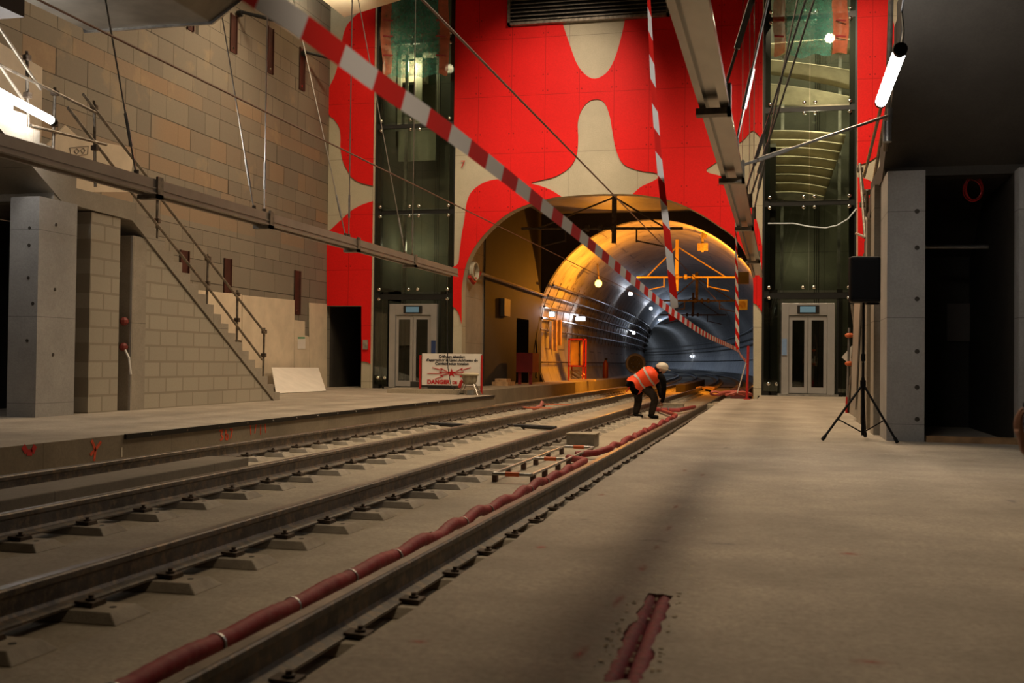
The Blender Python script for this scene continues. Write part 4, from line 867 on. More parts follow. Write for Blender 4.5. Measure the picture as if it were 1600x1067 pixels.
# ------------------------------------------------------------------ barrier tapes
def tape(pts_, wd, m, lb, twist=0.0, t0=0., flat=None):
    P = []; n = 14
    for i in range(len(pts_)-1):
        a, b, c, d = pts_[max(i-1, 0)], pts_[i], pts_[i+1], pts_[min(i+2, len(pts_)-1)]
        for k in range(n):
            t = k/n; P.append(.5*((2*b)+(c-a)*t+(2*a-5*b+4*c-d)*t*t+(-a+3*b-3*c+d)*t**3))
    P.append(pts_[-1]); mb = MB(); L_ = 0; vs = []; uv = []
    for i, p in enumerate(P):
        tg = (P[min(i+1, len(P)-1)]-P[max(i-1, 0)]).normalized()
        if i: L_ += (p-P[i-1]).length
        s1 = tg.cross(Vector((0, 0, 1)) if abs(tg.z) < .8 else Vector((1, 0, 0))).normalized(); s2 = tg.cross(s1).normalized()
        a = t0+twist*L_; s = s1*math.cos(a)+s2*math.sin(a); vs += [p-s*wd/2, p+s*wd/2]; uv += [(L_, 0), (L_, wd)]
    mb.add(vs, [(2*i, 2*i+1, 2*i+3, 2*i+2) for i in range(len(P)-1)]); mb.uv = uv
    return tag(mb.build('barrier_tape', m, smooth=True), lb, 'barrier tape')
def dp(x, y, zc):
    d = FW+RT*((x-800)/F)-UP*((y-533.5)/F); return Vector((0, 0, H))+d*zc
z1 = lambda x: 1/(.372-.000441*(x-410)) if x < 1140 else 23
T1 = [(330, -55), (410, -3), (500, 60), (600, 135), (700, 205), (800, 283), (900, 363), (1000, 447), (1053, 489), (1105, 524)]
pp = [dp(x, y, z1(x)) for x, y in T1]+[dp(1151, 546, 23), dp(1158, 556, 25.5), Vector((b0.x, b0.y-.05, at(1169, 566, Y=b0.y).z))]
tape(pp, .078, tapemat('tape_stripes', .50, .6), 'long red and white barrier tape stretched diagonally from the top left to the red post', 0, PI/2)
tape([dp(1011, -90, 11.3), dp(1014, 0, 11.4), dp(1020, 120, 11.4), dp(1030, 250, 11.5), dp(1044, 380, 11.5), dp(1053, 470, 11.6), dp(1054, 492, 11.7), dp(1045, 497, 11.7)], .082, tapemat('tape_stripes_b', .50, 1.2), 'red and white tape hanging almost vertically left of the shiny beam', .25, .2)
tape([dp(1150, 300, 22.8), dp(1150, 350, 22.9), dp(1151, 440, 23), dp(1152, 520, 23), dp(1152, 546, 23)], .085, tapemat('tape_stripes_c', .30, 2.0), 'short red and white tape hanging in the tunnel mouth near the right lift', .35, .1)

# ------------------------------------------------------------------ danger sign and machine
s0, s1 = at(657, 614, Z=0), at(753, 616, Z=0); ys = (s0.y+s1.y)/2; Q = lambda x, y: at(x, y, Y=ys)
t = thing('danger_sign', 'white danger sign with red lightning arrows on two red posts beside the left lift', 'sign', (s0.x, ys, 0))
a, b = Q(660, 552), Q(752, 603); MB().box(a.x, b.x, ys-.02, ys, b.z, a.z).build('board', mat('sign_white', (.78, .74, .68), .4, 0, .03), t)
for x in (657, 753): c = Q(x, 555); MB().box(c.x-.025, c.x+.025, ys-.03, ys+.03, 0, c.z).build('post', M_redp, t)
def text(body, px, py, size, m, parent, bold=.0, align='CENTER', Y=None, sx=1):
    cu = bpy.data.curves.new('lettering', 'FONT'); cu.body = body; cu.size = size; cu.extrude = .003; cu.offset = bold; cu.align_x = align; cu.align_y = 'CENTER'
    o = bpy.data.objects.new('lettering', cu); COL.objects.link(o); dg = bpy.context.evaluated_depsgraph_get(); me = bpy.data.meshes.new_from_object(o.evaluated_get(dg)); bpy.data.objects.remove(o)
    me.materials.clear(); me.materials.append(m); o = bpy.data.objects.new('lettering', me); COL.objects.link(o); o.parent = parent; p = at(px, py, Y=Y)-Vector(parent['_w']); o.location = p; o.rotation_euler = (PI/2, 0, 0); o.scale = (sx, 1, 1); return o
yt = ys-.026; M_ink = mat('sign_ink', (.02, .02, .03), .5, 0, 0); M_sred = mat('sign_red', (.50, .01, .015), .45, 0, 0)
text('Défense absolue', 706, 557.3, .10, M_ink, t, .003, Y=yt, sx=1.1); text("d'approcher la Ligne Aérienne de", 706, 562.7, .10, M_ink, t, .003, Y=yt, sx=1.08); text('Contact sous tension', 706, 568.2, .10, M_ink, t, .003, Y=yt, sx=1.1)
text('DANGER', 685, 597, .15, M_sred, t, .007, Y=yt, sx=1.05); text('DE', 710.5, 598, .11, M_sred, t, .005, Y=yt); text('MORT', 731.5, 597, .15, M_sred, t, .007, Y=yt)
sg = MB(); sc_ = Q(706, 583)
def sq(x, y): p = Q(x, y); p.y = yt; return p
star = []
for i in range(10):
    a_ = PI/2+i*PI/5; r_ = .13 if i % 2 == 0 else .052; star.append(Vector((sc_.x+r_*math.cos(a_), yt, sc_.z+r_*math.sin(a_))))
sg.prism(star, (0, .004, 0))
for s_ in (-1, 1):
    for tip, z_ in (((-30, -9), [(-15, -4.5), (-17, -8), (-4, -1)]), ((-38, .5), [(-15, .5), (-19, -2.5), (-4, 0)]), ((-26, 9), [(-13, 5), (-18, 3.5), (-4, 1)])):
        pts_ = [tip]+z_
        for A_, B_ in zip(pts_[:-1], pts_[1:]): sg.tube([sq(706-s_*-A_[0] if s_ > 0 else 706-A_[0], 583+A_[1]), sq(706+B_[0] if s_ > 0 else 706-B_[0], 583+B_[1])], .011, 4)
sg.build('lightning_emblem', M_sred, t)
c = at(734, 617, Z=0); c.y = min(c.y, ys-.25); mx = at(734, 600, Y=c.y); Zm = lambda y: at(734, y, Y=c.y).z
t = thing('drum_machine', 'small dusty drum-shaped machine on splayed legs in front of the danger sign', 'machine', (mx.x, c.y, 0)); M_dust = mat('dusty_metal', (.30, .27, .19), .6, .3, .3, 9)
MB().lathe([(.12, 0), (.16, .03), (.19, .1), (.2, .22), (.22, .24)], (mx.x, c.y, Zm(601)), 16).build('drum', M_dust, t, smooth=True)
MB().lathe([(.24, 0), (.25, .03), (.21, .06), (.1, .075)], (mx.x, c.y, Zm(601)+.24), 16).build('lid', mat('dusty_lid', (.45, .40, .27)), t, smooth=True)
for sx_, sy2 in ((-1, -1), (1, -1), (-1, 1), (1, 1)): MB().tube([(mx.x+.13*sx_, c.y+.1*sy2, Zm(600)), (mx.x+.27*sx_, c.y+.2*sy2, 0)], .016, 6).build('leg', M_rod, t)
MB().tube([(mx.x-.2, c.y-.1, Zm(596)), (mx.x-.24, c.y-.14, Zm(606))], .045, 8).build('red_handle', M_redp, t); MB().box(mx.x-.05, mx.x+.1, c.y-.08, c.y+.08, 0, .12).build('foot_block', mat('grey_foot', (.2, .2, .19)), t)
tag(MB().tube([at(698, 430, Y=ys-.3), at(699, 520, Y=ys-.3), at(700, 575, Y=ys-.3), at(704, 600, Y=ys-.3), at(712, 615, Y=ys-.3)+Vector((0, 0, .02)), Vector((mx.x-.2, c.y+.1, .03))], .012, 6).build('hanging_cable', M_cable), 'thin black cable hanging in front of the danger sign down to the drum machine', 'cable')
a = at(697, 603, Y=ys+.5); tag(MB().box(a.x-.5, a.x+.3, ys+.4, ys+.8, 0, .28).box(a.x-1.0, a.x-.5, ys+.4, ys+.7, .16, .3).build('crate', mat('dark_crate', (.03, .03, .028))), 'low dark crate behind the danger sign', 'crate')
tag(MB().box(at(568, 540, Y=WY-.1).x-.03, at(573, 540, Y=WY-.1).x+.03, WY-.1, WY-.05, at(570, 546, Y=WY).z, at(570, 531, Y=WY).z).build('switch_plate', M_steel), 'small steel key switch plate on the red strip beside the dark doorway', 'switch')

# ------------------------------------------------------------------ tunnel fittings
xw = xcl+.03
p = at(737, 424, X=xw+.05); mb = MB()
for i in range(4): mb.tube([p+Vector((.04+.03*i, math.cos(a)*.34, math.sin(a)*.27)) for a in [2*PI*k/20 for k in range(21)]], .03, 6)
tag(mb.build('hose_coil', mat('cream_hose', (.5, .45, .33)), smooth=True), 'round coil of pale hose hung on the wall just inside the arch', 'hose')
tag(MB().tube([at(750, 426, X=xw+.1), at(740, 442, X=xw+.15), at(733, 432, X=xw+.1)], .06, 6).build('red_hook', M_redp), 'red bracket below the pale hose coil', 'bracket')
a, b = at(782, 466, X=xw), at(791, 495, X=xw); tag(MB().box(xw, xw+.15, a.y, b.y, b.z, a.z).build('wall_box', mat('grey_box', (.16, .15, .13))), 'small grey box on the chamber wall between the coil and the dark door', 'box')
a, b = at(811, 551, X=xw+.4), at(833, 585, X=xw+.4); t = thing('red_cabinet', 'dark red cabinet on the walkway at the tunnel mouth', 'cabinet', (xw, a.y, .07)); MB().box(xw+.3, xw+.9, a.y, a.y+1.0, b.z+.1, a.z).build('body', mat('cabinet_red', (.22, .01, .01), .6), t); [MB().box(xw+q_, xw+q_+.1, a.y+.1, a.y+.2, .07, b.z+.1).build('leg', mat('cabinet_red', (.22, .01, .01)), t) for q_ in (.35, .75)]
tag(MB().box(-9.35, -8.8, a.y-2.6, a.y-1.6, .07, .2).box(-9.3, -8.9, a.y-2.4, a.y-1.8, .2, .3).build('timber_stack', M_wood), 'low stack of timber offcuts on the walkway before the red cabinet', 'timber')
# cable pipes on brackets along the left tunnel wall
def wallpt(deg, s, inset=0.): a = math.radians(deg); return tp(s, CX+(CR-inset)*math.cos(a), CZ+(CR-inset)*math.sin(a))
lbp = ['highest', 'second from the top', 'third from the top', 'fourth from the top', 'lowest']
for i, dg_ in enumerate((152, 158, 164, 170, 176)):
    pt = [wallpt(dg_, s, .22) for s in [YC-.0+2.5*k for k in range(56)]]
    q0 = Vector((xw+.25, WY+2, pt[0].z+.1)); tag(MB().tube(pt, .05, 6).build('cable_pipe', mat('pipe_metal', (.14, .125, .11), .38, .5, .15), smooth=True), 'long pipe on the left tunnel wall, %s of five' % lbp[i], 'pipe', 'pipes on the left tunnel wall')
mb = MB(); s = YC+.6
cnt = 0
while s < 120 and cnt < 70:
    P_ = [wallpt(d_, s, .05) for d_ in (148, 164, 180)]; Q_ = [wallpt(d_, s, .30) for d_ in (152, 158, 164, 170, 176)]
    for q_, d_ in zip(Q_, (152, 158, 164, 170, 176)): mb.tube([wallpt(d_, s, .02), q_], .018, 4)
    mb.tube([wallpt(d_, s, .04) for d_ in (150, 165, 180)], .02, 4); s += 1.5; cnt += 1
tag(mb.build('pipe_bracket', M_rust), 'rows of dark brackets carrying the pipes on the left tunnel wall', 'brackets', kind='stuff')
for i, dg_ in enumerate((8, 14, 22)):
    tag(MB().tube([wallpt(dg_, s, .2) for s in [YC+2+3*k for k in range(70)]], .05, 6).build('cable_pipe', mat('pipe_metal', (.3, .3, .3)), smooth=True), 'long pipe curving along the right tunnel wall, %s of three' % ('lowest', 'middle', 'highest')[i], 'pipe', 'pipes on the right tunnel wall')
tag(MB().tube([wallpt(-8, s, .1) for s in [YC+2+3*k for k in range(70)]], .03, 6).build('handrail', M_rust), 'thin dark handrail on the right tunnel wall', 'handrail')
tag(MB().tube([wallpt(193, s, .15) for s in [YC+.2+3*k for k in range(30)]], .035, 6).build('handrail', M_rust), 'thin handrail along the left tunnel walkway wall', 'handrail')
tag(MB().tube([(xw+.2, WY+1.5, at(765, 428, Y=WY+1.5).z), (xw+.2, YC, at(765, 428, Y=WY+1.5).z-.1)], .05, 6).build('cable_pipe', mat('chamber_pipe', (.25, .2, .14))), 'brown pipe along the chamber wall beneath the hose coil', 'pipe')
# cold lamps
cold = [((985, 459), 60, 150), ((1017, 482), 78, 152), ((990, 520), 62, 172), ((907, 498), 46.5, 172), ((862, 491), 44, 170), ((1034, 545), 150, 0), ((1031, 500), 96, 153)]
cl_lb = ['on the upper left wall where the tunnel bends', 'higher and deeper on the left tunnel wall', 'low on the left wall at the bend', 'above the red shelf rack', 'nearest the dark door of the tunnel mouth', 'tiny on the far right wall', 'deepest on the upper left wall']
for i, ((x, y), s, dg_) in enumerate(cold):
    d = FW+RT*((x-800)/F)-UP*((y-533.5)/F)
    if dg_ == 0: p = wallpt(1, 165, .25)
    else:
        # march along the view line until the lining is near
        p = None; k = 40.
        while k < 160:
            q_ = Vector((0, 0, H))+d*k; s_ = q_.y; cxx = path(s_)[0]+CX; rr = math.hypot(q_.x-cxx, q_.z-CZ)
            if q_.y > YC+.5 and rr > CR-.42: p = q_; break
            k += .1
        if p is None: p = wallpt(dg_, s, .3)
    t = thing('tunnel_lamp', 'small glowing white lamp '+cl_lb[i], 'lamp', tuple(p), 'cold lamps in the tunnel'); w_ = .09 if i != 3 else .2
    MB().box(p.x-w_, p.x+w_, p.y-.1, p.y+.1, p.z-.08, p.z+.08).build('glowing_lens', E_cold, t, bevel=.03); MB().box(p.x-w_-.03, p.x+w_+.03, p.y+.1, p.y+.16, p.z-.11, p.z+.11).build('housing', M_blksteel, t)
    lamp('POINT', (p.x+.5, p.y-.3, p.z+.05), (16, 22, 12, 6, 4, 24, 30)[i], (BLUE if i not in (3, 4) else (1, .9, .75)), .1)
for s_, e in ((95, 80), (130, 220), (170, 420), (205, 420)): lamp('POINT', tuple(tp(s_, CX-1.5, 4.6)), e, BLUE, .3)
# sodium lamps
p = at(935, 443, Y=47.0); t = thing('sodium_lamp', 'glaring orange work lamp on the left side of the tunnel roof', 'lamp', tuple(p)); MB().sphere(p, .16, 12, 8).build('bulb', E_sod, t, smooth=True); MB().tube([p+Vector((0, .1, .1)), p+Vector((-.1, .3, .9))], .04, 6).build('bracket', M_rust, t)
a, b = at(1153, 425, Y=40.), at(1170, 443, Y=40.); tag(MB().box(a.x, b.x, 40, 40.3, b.z, a.z).build('orange_box', M_yel), 'yellow-orange box lit at the right side of the tunnel mouth', 'box')
a, b = at(1153, 388, Y=36.), at(1161, 402, Y=36.); tag(MB().box(a.x, b.x, 36, 36.2, b.z, a.z).build('camera_housing', M_blksteel), 'small dark housing under the right side of the red arch', 'housing')
a, b = at(1152, 468, Y=50), at(1168, 484, Y=50); t = thing('signal_box', 'dark square box with round opening on the right tunnel wall', 'signal', (a.x, 50, a.z)); MB().box(a.x, b.x, 50, 50.3, b.z, a.z).build('body', M_blksteel, t); MB().tube([((a.x+b.x)/2, 49.98, (a.z+b.z)/2), ((a.x+b.x)/2, 50.0, (a.z+b.z)/2)], .17, 14).build('lens', M_rust, t)
# overhead line supports
def support(px, Y, ytop, ybot, ytube, x0, x1, lb, m):
    T = lambda x, y: at(x, y, Y=Y); A = T(px, ytop); B = T(px, ybot); t = thing('overhead_line_support', lb, 'overhead line support', (A.x, Y, B.z)); MB().box(A.x-.07, A.x+.07, Y-.07, Y+.07, B.z, A.z+.3).build('mast', m, t)
    P_, Q_ = T(x0, ytube), T(x1, ytube); MB().tube([P_, Q_], .045, 6).build('cross_tube', m, t); L_ = (Q_-P_).length
    for f_ in (.42, .5, .58):
        c = P_.lerp(Q_, f_)+Vector((0, -.12, 0)); MB().tube([c-Vector((.06, 0, 0)), c+Vector((.06, 0, 0))], .12, 10).build('insulator', m, t)
    for e_ in (P_.lerp(Q_, .1), P_.lerp(Q_, .9)): MB().tube([A, e_], .03, 5).build('stay', m, t)
    for f_, s_ in ((.28, -1), (.72, 1)):
        c = P_.lerp(Q_, f_); MB().tube([c, c-Vector((0, 0, .45))], .03, 5).tube([c-Vector((0, 0, .4)), c-Vector((-.9*s_, 0, .6))], .025, 5).build('registration_arm', m, t)
support(960, 35.5, 308, 380, 357, 815, 1067, 'dark overhead line support hanging just behind the crown of the red arch', M_rust)
support(1058, 47.5, 385, 455, 433, 995, 1150, 'orange-lit overhead line support inside the tunnel mouth', mat('sodium_tinted_steel', (.35, .25, .1), .5, .5))  # steel tinted yellow in its colour to look sodium lit
support(1089, 58, 434, 472, 470, 1035, 1160, 'third dark overhead line support deeper in the tunnel', M_rust)
support(1083, 72, 464, 494, 492, 1030, 1135, 'deepest visible overhead line support in the tunnel', M_rust)
p = at(1098, 365, Y=44.5); tag(MB().box(p.x-.05, p.x+.05, 44.4, 44.5, p.z-.75, p.z+.25).box(p.x-.2, p.x+.22, 44.35, 44.5, p.z-.7, p.z-.4).box(p.x+.02, p.x+.16, 44.35, 44.5, p.z-.2, p.z+.1).build('bracket', M_rust), 'small orange-lit bracket on the tunnel roof right of the crown', 'bracket')
# shelf rack, extinguisher, reel
a, b = at(889, 529, X=-9.0), at(911, 588, X=-9.0); t = thing('shelf_rack', 'red framed rack holding tall yellowish panels on the tunnel walkway', 'rack', (-9, a.y, .07)); zt2 = a.z; y0_ = a.y; rx0, rx1 = at(889, 560, Y=y0_).x, at(911, 560, Y=y0_).x
for xx in (rx0, rx1):
    for yy in (y0_, y0_+.7): MB().box(xx-.03, xx+.03, yy-.03, yy+.03, .07, zt2).build('upright', M_redp, t)
for zz in (zt2, .75): MB().box(rx0-.03, rx1+.03, y0_-.03, y0_+.73, zz-.06, zz).build('shelf', M_redp, t)
MB().box(rx0+.05, rx0+.42, y0_+.1, y0_+.6, .76, zt2-.1).build('panel', M_yel, t); MB().box(rx0+.46, rx1-.1, y0_+.1, y0_+.6, .76, zt2-.14).build('panel', mat('tan_panel', (.4, .27, .12)), t)
mb = MB(); 
for k in range(4): mb.tube([Vector(((rx0+rx1)/2, y0_+.2, .3))+Vector((.3*math.cos(a_+k), .1*k, .2*math.sin(a_)+.02)) for a_ in [2*PI*j/14 for j in range(15)]], .025, 5)
mb.build('hose_loops', M_steel, t)
tag(MB().box(rx0+.1, rx1+.6, y0_-.5, y0_-.1, .07, .15).build('sacks', M_board), 'flat pale sacks lying in front of the red rack', 'sack')
p = at(946, 587, X=-8.9); t = thing('fire_extinguisher', 'dark red fire extinguisher standing on the tunnel walkway', 'extinguisher', (p.x, p.y, .07)); MB().lathe([(.13, 0), (.15, .05), (.15, .75), (.08, .9), (.04, .95)], (p.x, p.y, .07), 12).build('cylinder', mat('dark_red_cylinder', (.12, .015, .015)), t, smooth=True); MB().box(p.x-.05, p.x+.1, p.y-.03, p.y+.03, 1.0, 1.12).build('valve', M_black, t)
p = at(993, 568, X=-8.7); r_ = .55; t = thing('cable_reel', 'round pale cable reel standing at the tunnel bend behind the worker', 'reel', (p.x, p.y, .07)); ring_ = [p+Vector((math.cos(a_)*r_, 0, math.sin(a_)*r_)) for a_ in [2*PI*k/24 for k in range(25)]]; MB().tube(ring_, .09, 6).build('rim', mat('grey_rim', (.22, .22, .21)), t, smooth=True)
MB().tube([p, p+Vector((0, .4, 0))], r_*.95, 20).build('drum', M_blksteel, t)
for k in range(6): a_ = k*PI/3; MB().sphere(p+Vector((math.cos(a_)*.25, -.03, math.sin(a_)*.25)), .05, 6, 4).build('stud', M_steel, t)
tag(MB().tube([at(843, 490, X=-9.5), at(838, 530, X=-9.45), at(840, 560, X=-9.3), at(838, 590, X=-9.2)], .05, 6).build('hanging_cable', M_cable), 'thick black cable dropping beside the dark red cabinet', 'cable')
for x, y0__, y1__, lb in ((861, 502, 545, 'leftmost'), (868, 500, 548, 'second'), (875, 500, 540, 'rightmost')): 
    A, B = at(x, y0__, X=-9.3), at(x, y1__, X=-9.3); tag(MB().box(A.x-.06, A.x+.06, A.y-.1, A.y+.1, B.z, A.z).build('hanging_strip', M_wood), 'narrow wooden strip hung on the yellow lit tunnel wall, %s of three' % lb, 'strip', 'strips hung at the tunnel mouth')
# timber pallet on far right track, centre wall stub between tracks
p = at(1100, 613, Z=SL); t = thing('timber_pallet', 'orange-lit timber platform lying between the rails at the tunnel mouth', 'pallet', tuple(p)); MB().box(p.x-.35, p.x+.45, p.y, p.y+2.2, SL+.14, SL+.22).build('deck', M_wood, t)
for dx in (-.3, .0, .35): MB().box(p.x+dx-.04, p.x+dx+.04, p.y, p.y+2.2, SL, SL+.14).build('bearer', M_wood, t)
mb = MB(); sweep(mb, [(-4.35, SL), (-3.95, SL), (-3.95, -.02), (-4.35, -.02)], [YC+4, 52, 58, 64]); tag(mb.build('centre_wall', M_dark), 'low concrete wall between the two tracks inside the tunnel', 'kerb')
tag(MB().box(-1.45, -.9, 33.5, 37, SL, .02).box(-1.45, -.9, 33.5, 37, .02, .12).build('rail_stack', mat('dark_red_timber', (.10, .015, .012))), 'dark red stacked timbers behind the barrier post', 'stack')

# ------------------------------------------------------------------ people
def skinned(name, V, Eg, R, m, parent, sub=2):
    me = bpy.data.meshes.new(name); me.from_pydata([tuple(v) for v in V], Eg, []); o = bpy.data.objects.new(name, me); COL.objects.link(o); me.materials.append(m)
    if parent is not None: o.parent = parent
    md = o.modifiers.new('skin', 'SKIN'); md.use_smooth_shade = True; sv = me.skin_vertices[0].data if me.skin_vertices else None
    if sv is None:
        bpy.context.view_layer.update(); sv = me.skin_vertices[0].data
    for i, r in enumerate(R): sv[i].radius = (r, r) if not isinstance(r, tuple) else r
    sv[0].use_root = True; s_ = o.modifiers.new('sub', 'SUBSURF'); s_.levels = sub; s_.render_levels = sub
    dg = bpy.context.evaluated_depsgraph_get(); dg.update(); me2 = bpy.data.meshes.new_from_object(o.evaluated_get(dg)); bpy.data.objects.remove(o)
    me2.materials.clear(); me2.materials.append(m); me2.polygons.foreach_set('use_smooth', [True]*len(me2.polygons)); o = bpy.data.objects.new(name, me2); COL.objects.link(o)
    if parent is not None: o.parent = parent
    return o
def hand(mb_name, wrist, d, palm_n, curl, m, parent, side=1, L_=.17):
    """palm plus five unequal curled fingers, one mesh"""
    d = Vector(d).normalized(); n = Vector(palm_n).normalized(); n = (n-d*n.dot(d)).normalized(); s = d.cross(n)*side; w_ = Vector(wrist)
    V = [w_, w_+d*.045, w_+d*.085]; Eg = [(0, 1), (1, 2)]; R = [(.024, .018), (.036, .015), (.038, .014)]
    for i, (off, ln) in enumerate(((-.03, .065), (-.01, .075), (.011, .07), (.03, .055))):
        b_ = len(V); c0 = w_+d*.095+s*off; V.append(c0); Eg.append((2, b_)); R.append(.0095); cur = c0; ang = 0
        for k in range(3): ang += curl*(.6+.25*k); dd = d*math.cos(ang)+n*math.sin(ang); cur = cur+dd*ln/3*1.15; V.append(cur); Eg.append((b_+k, b_+k+1)); R.append(.0088-.0008*k)
    b_ = len(V); c0 = w_+d*.03-s*.035+n*.01; V.append(c0); Eg.append((1, b_)); R.append(.012); c1_ = c0-s*.022+d*.03+n*.012; V.append(c1_); Eg.append((b_, b_+1)); R.append(.011); V.append(c1_+d*.028+n*.018); Eg.append((b_+1, b_+2)); R.append(.009)
    return skinned(mb_name, V, Eg, R, m, parent, 1)
M_skin = mat('skin', (.42, .22, .14), .55, 0, .05); M_vest = mat('orange_vest', (.95, .075, .012), .6, 0, .06); M_refl = mat('reflective_band', (.55, .50, .47), .4, 0, .05)
M_trou = mat('grey_trousers', (.032, .025, .02), .9, 0, .35, 8, spec=.1); M_jack = mat('black_jacket', (.006, .005, .005), .9, 0, .2, spec=.1); M_helm = mat('pale_helmet', (.62, .55, .45), .35, 0, .05)
WYK = at(1005, 653, Z=SL).y-.1; k_ = at(1005, 653, Y=WYK); WO = Vector((k_.x, WYK, SL))
def W(px, py, dy=0.): q_ = at(px, py, Y=WYK+dy); return q_-WO
t = thing('person', 'worker in an orange vest and pale helmet bending down over the track', 'person', tuple(WO), local=True)
# body: one continuous surface from ankles to neck, head and arms
hipc = W(998, 598, 0); ch_ = W(1021, 584, -.02); V = [hipc, W(1012, 590, 0), ch_, W(1028, 581, 0), W(1031, 577.5, .0)]; Eg = [(0, 1), (1, 2), (2, 3), (3, 4)]; R = [(.155, .13), (.155, .13), (.165, .13), (.09, .08), (.07, .07)]
def chain(root, pts_, rad):
    p_ = root
    for q_, r in zip(pts_, rad): V.append(q_); R.append(r); Eg.append((p_, len(V)-1)); p_ = len(V)-1
chain(0, [W(994, 603, .05), W(998, 624, .12), W(993, 648, .1)], [.125, .095, .075])
chain(0, [W(1009, 605, -.08), W(1024, 622, -.1), W(1017, 650, -.05)], [.125, .095, .075])
body = skinned('body', V, Eg, R, M_trou, t)
# vest as clothing shell over the torso
up_ = (ch_-hipc).normalized(); sidev = Vector((0, 1, 0)); nrm = up_.cross(sidev).normalized()
def vest(f0, f1, grow, name, m, k=24, arc=1.):
    mb = MB(); rows = 13 if arc else 4; vs = []
    for j in range(rows):
        f_ = f0+(f1-f0)*j/(rows-1); c = hipc+(ch_-hipc)*f_*1.18-up_*.02; a1 = (.26+.04*math.sin(min(1, max(0, f_))*PI*.6))+grow; a2 = (.20+.03*math.sin(f_*PI*.7))+grow; tp_ = 1-.72*max(0, (f_-.80)/.34)**2.2; a1 *= tp_; a2 *= tp_; fl_ = .03*max(0, .15-f_)/.35; c = c+Vector((0, 0, -.04*max(0, (f_-.7))))
        for i in range(k): an = 2*PI*i/k; vs.append(c+sidev*math.cos(an)*(a1+fl_)+nrm*math.sin(an)*(a2+fl_)+up_*(.035*math.sin(an*2+1)+.02*math.sin(an*5))*max(0, .35-f_)/.35+(sidev*math.cos(an)+nrm*math.sin(an))*.008*math.sin(an*6+f_*9))
    fs = [(j*k+i, j*k+(i+1) % k, (j+1)*k+(i+1) % k, (j+1)*k+i) for j in range(rows-1) for i in range(k)]
    if arc: fs += [tuple((rows-1)*k+i for i in range(k))]
    o = mb.add(vs, fs).build(name, m, t, smooth=True, world=False); return o
vo = vest(-.2, 1.14, 0, 'vest', M_vest)
for f_ in (.12, .62): b_ = vest(f_, f_+.10, .012, 'reflective_band', M_refl, arc=0)
# far shoulder and jacket hem
V = [W(1029, 584, -.20), W(1036, 592, -.24), W(1037.5, 607, -.2), W(1036, 622, -.12), W(1034, 629, -.06)]; skinned('sleeve', V, [(0, 1), (1, 2), (2, 3), (3, 4)], [.09, .078, .062, .05, .042], M_jack, t)
hand('hand', W(1034, 629, -.06), (-.05, .1, -1), (-1, .2, 0), .45, M_skin, t)
V = [W(1008, 576, .2), W(1000, 583, .26), W(1016, 600, .35), W(1028, 622, .2)]; skinned('sleeve', [W(1020, 580, .18), W(1028, 600, .3), W(1033, 622, .14)], [(0, 1), (1, 2)], [.085, .06, .045], M_jack, t)
hand('hand', W(1033, 622, .14), (0, -.1, -1), (-1, 0, 0), .5, M_skin, t)
skinned('jacket_hem', [W(990, 590, .12), W(985, 600, .06), W(979, 604, .0)], [(0, 1), (1, 2)], [.11, .09, .05], M_jack, t)
skinned('red_tool', [W(984, 604, -.1), W(978, 613, -.12)], [(0, 1)], [.02, .012], M_redp, t)
hd = W(1032, 577, -.02); ho = MB().sphere(hd, .105, 16, 10, (1, .95, 1.15)).build('head', M_skin, t, smooth=True, world=False)
MB().sphere(hd+Vector((.09, -.02, -.05)), .028, 8, 6).build('nose', M_skin, ho, world=False); MB().sphere(hd+Vector((0, -.1, -.02)), .03, 8, 6, (1, .4, 1.2)).build('ear', M_skin, ho, world=False)
MB().sphere(hd+Vector((-.035, 0, -.02)), .118, 14, 8, (1, .95, 1.0)).build('hood', M_jack, t, smooth=True, world=False)
hm = MB(); hc = hd+Vector((.035, 0, .05)); hm.sphere(hc, .135, 18, 10, (1.08, .92, .82)); ho2 = hm.build('helmet', M_helm, t, smooth=True, world=False)
MB().prism([hc+Vector((math.cos(a_)*.19*(1 if math.cos(a_) > 0 else .8), math.sin(a_)*.13, -.03-.05*max(0, math.cos(a_)))) for a_ in [2*PI*i/18 for i in range(18)]], (0, 0, .012)).build('helmet_brim', M_helm, ho2, world=False)
for px, py, dy in ((992, 651, .1), (1016, 653.5, -.05)):
    f_ = W(px, py, dy); f_.z = .06; skinned('boot', [f_+Vector((-.03, 0, .05)), f_+Vector((0, 0, -.01)), f_+Vector((.1, .0, -.02)), f_+Vector((.19, 0, -.025))], [(0, 1), (1, 2), (2, 3)], [.055, .055, .05, .038], M_black, t)

# crouching photographer at the right edge
fo_ = at(1602, 950, Z=0); PO = Vector((fo_.x+.075, fo_.y, 0)); t = thing('person', 'crouching onlooker in dark clothes holding up a phone at the right edge', 'person', tuple(PO), local=True)
def Pp(px, py, dy=0.): return at(px, py, Y=PO.y+dy)-PO
V = [Vector((.42, .1, .34)), Vector((.44, .05, .55)), Vector((.42, .0, .78)), Vector((.36, -.02, .92)), Vector((.34, -.02, 1.0))]; Eg = [(0, 1), (1, 2), (2, 3), (3, 4)]; R = [(.15, .14), (.15, .12), (.17, .13), (.07, .07), (.055, .055)]
kn = Pp(1624, 762, .0)
chain(0, [kn, Vector((.08, 0, .1)), Vector((.0, .02, .05))], [.085, .055, .04]); chain(0, [Vector((.3, .5, .42)), Vector((.38, .42, .1)), Vector((.3, .5, .05))], [.085, .055, .04])
chain(2, [Vector((.42, -.22, .8)), Vector((.3, -.28, .55)), Pp(1606, 705, -.08)], [.065, .05, .03]); chain(2, [Vector((.42, .22, .8)), Vector((.3, .2, .56)), Pp(1604, 715, .1)], [.065, .05, .03])
skinned('body', V, Eg, R, mat('dark_clothes', (.012, .012, .015), .8, 0, .2), t)
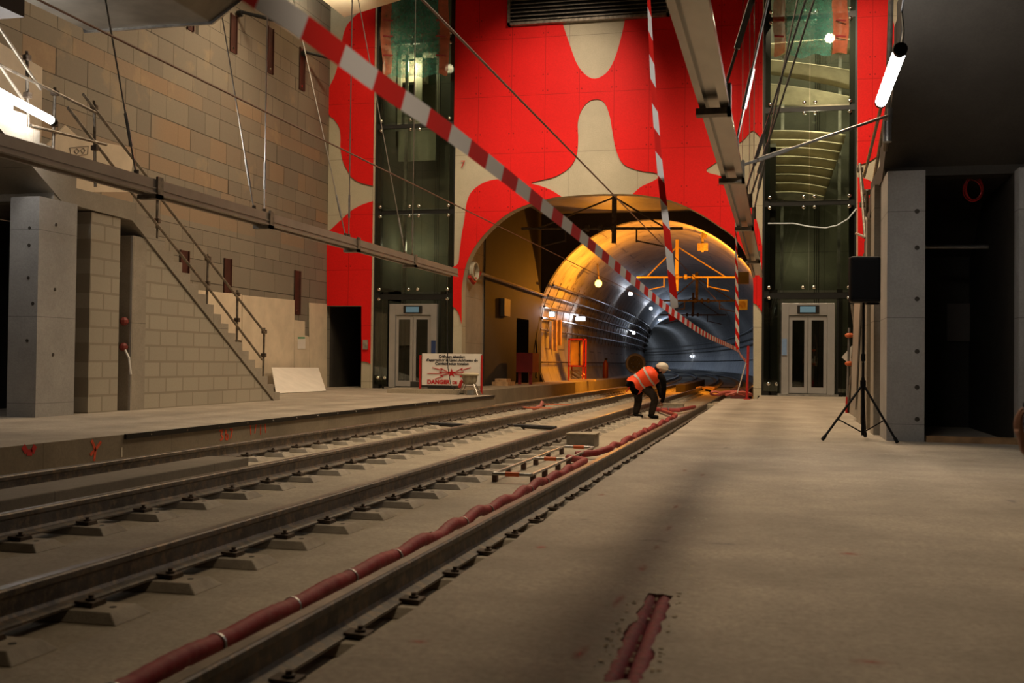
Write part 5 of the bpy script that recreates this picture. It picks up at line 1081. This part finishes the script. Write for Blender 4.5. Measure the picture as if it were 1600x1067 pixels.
hd = Vector((.3, -.02, 1.09)); ho = MB().sphere(hd, .1, 16, 10, (1, .85, 1.2)).build('head', M_skin, t, smooth=True, world=False); MB().sphere(hd+Vector((-.1, 0, -.01)), .02, 8, 6).build('nose', M_skin, ho, world=False)
MB().sphere(hd+Vector((.02, 0, .035)), .108, 14, 8, (1, .9, 1.05)).build('hair', M_black, t, smooth=True, world=False)
hand('hand', Pp(1604, 712, -.06), (-.28, .0, 1), (1, .1, 0), .28, M_skin, t); hand('hand', Pp(1606, 690, .08), (-.1, 0, 1), (1, 0, 0), .3, M_skin, t)
for f_ in (Vector((-.0, .0, .045)), Vector((.28, .5, .045))): skinned('shoe', [f_+Vector((.08, 0, .01)), f_, f_+Vector((-.08, 0, -.008))], [(0, 1), (1, 2)], [.045, .045, .032], M_black, t)
a = at(1597, 628, Y=PO.y+.02); b = at(1606, 665, Y=PO.y+.02)
ph = thing('phone', 'black smartphone held upright by the crouching onlooker', 'phone', tuple(b)); MB().box(a.x, a.x+.075, PO.y-.0, PO.y+.009, b.z-.04, a.z).build('case', M_black, ph, bevel=.004)
MB().box(a.x+.006, a.x+.069, PO.y-.002, PO.y, b.z-.03, a.z-.01).build('screen', emis('phone_screen', (.5, .55, .65), .8), ph)

# ------------------------------------------------------------------ niche fittings on the block wall
for (x, y) in ((194, 502), (193, 542)):
    p = at(x, y, Y=at(206, 620, X=XWL).y-.09); t = thing('red_valve', 'small red bundle in the wall niche under the stairs, '+('upper one' if y < 520 else 'lower one with tape end'), 'fitting', tuple(p)); MB().sphere(p, .09, 8, 5, (.7, 1, .8)).build('knot', mat('dull_red', (.22, .03, .02)), t); MB().tube([p+Vector((0, .09, 0)), p], .035, 6).build('stub_pipe', M_scaf, t)
    if y > 520: MB().tube([p, p+Vector((.12, -.02, -.18)), p+Vector((.16, -.02, -.45))], .02, 5).build('tape_end', M_paper, t)
tag(MB().tube([at(187, 420, X=XWL-.2), at(184, 430, X=XWL-.2), at(184, 535, X=XWL-.2)], .016, 6).build('niche_cable', M_steel), 'thin pale conduit running down inside the wall niche', 'conduit')

for o in list(bpy.data.objects):
    if '_w' in o: del o['_w']
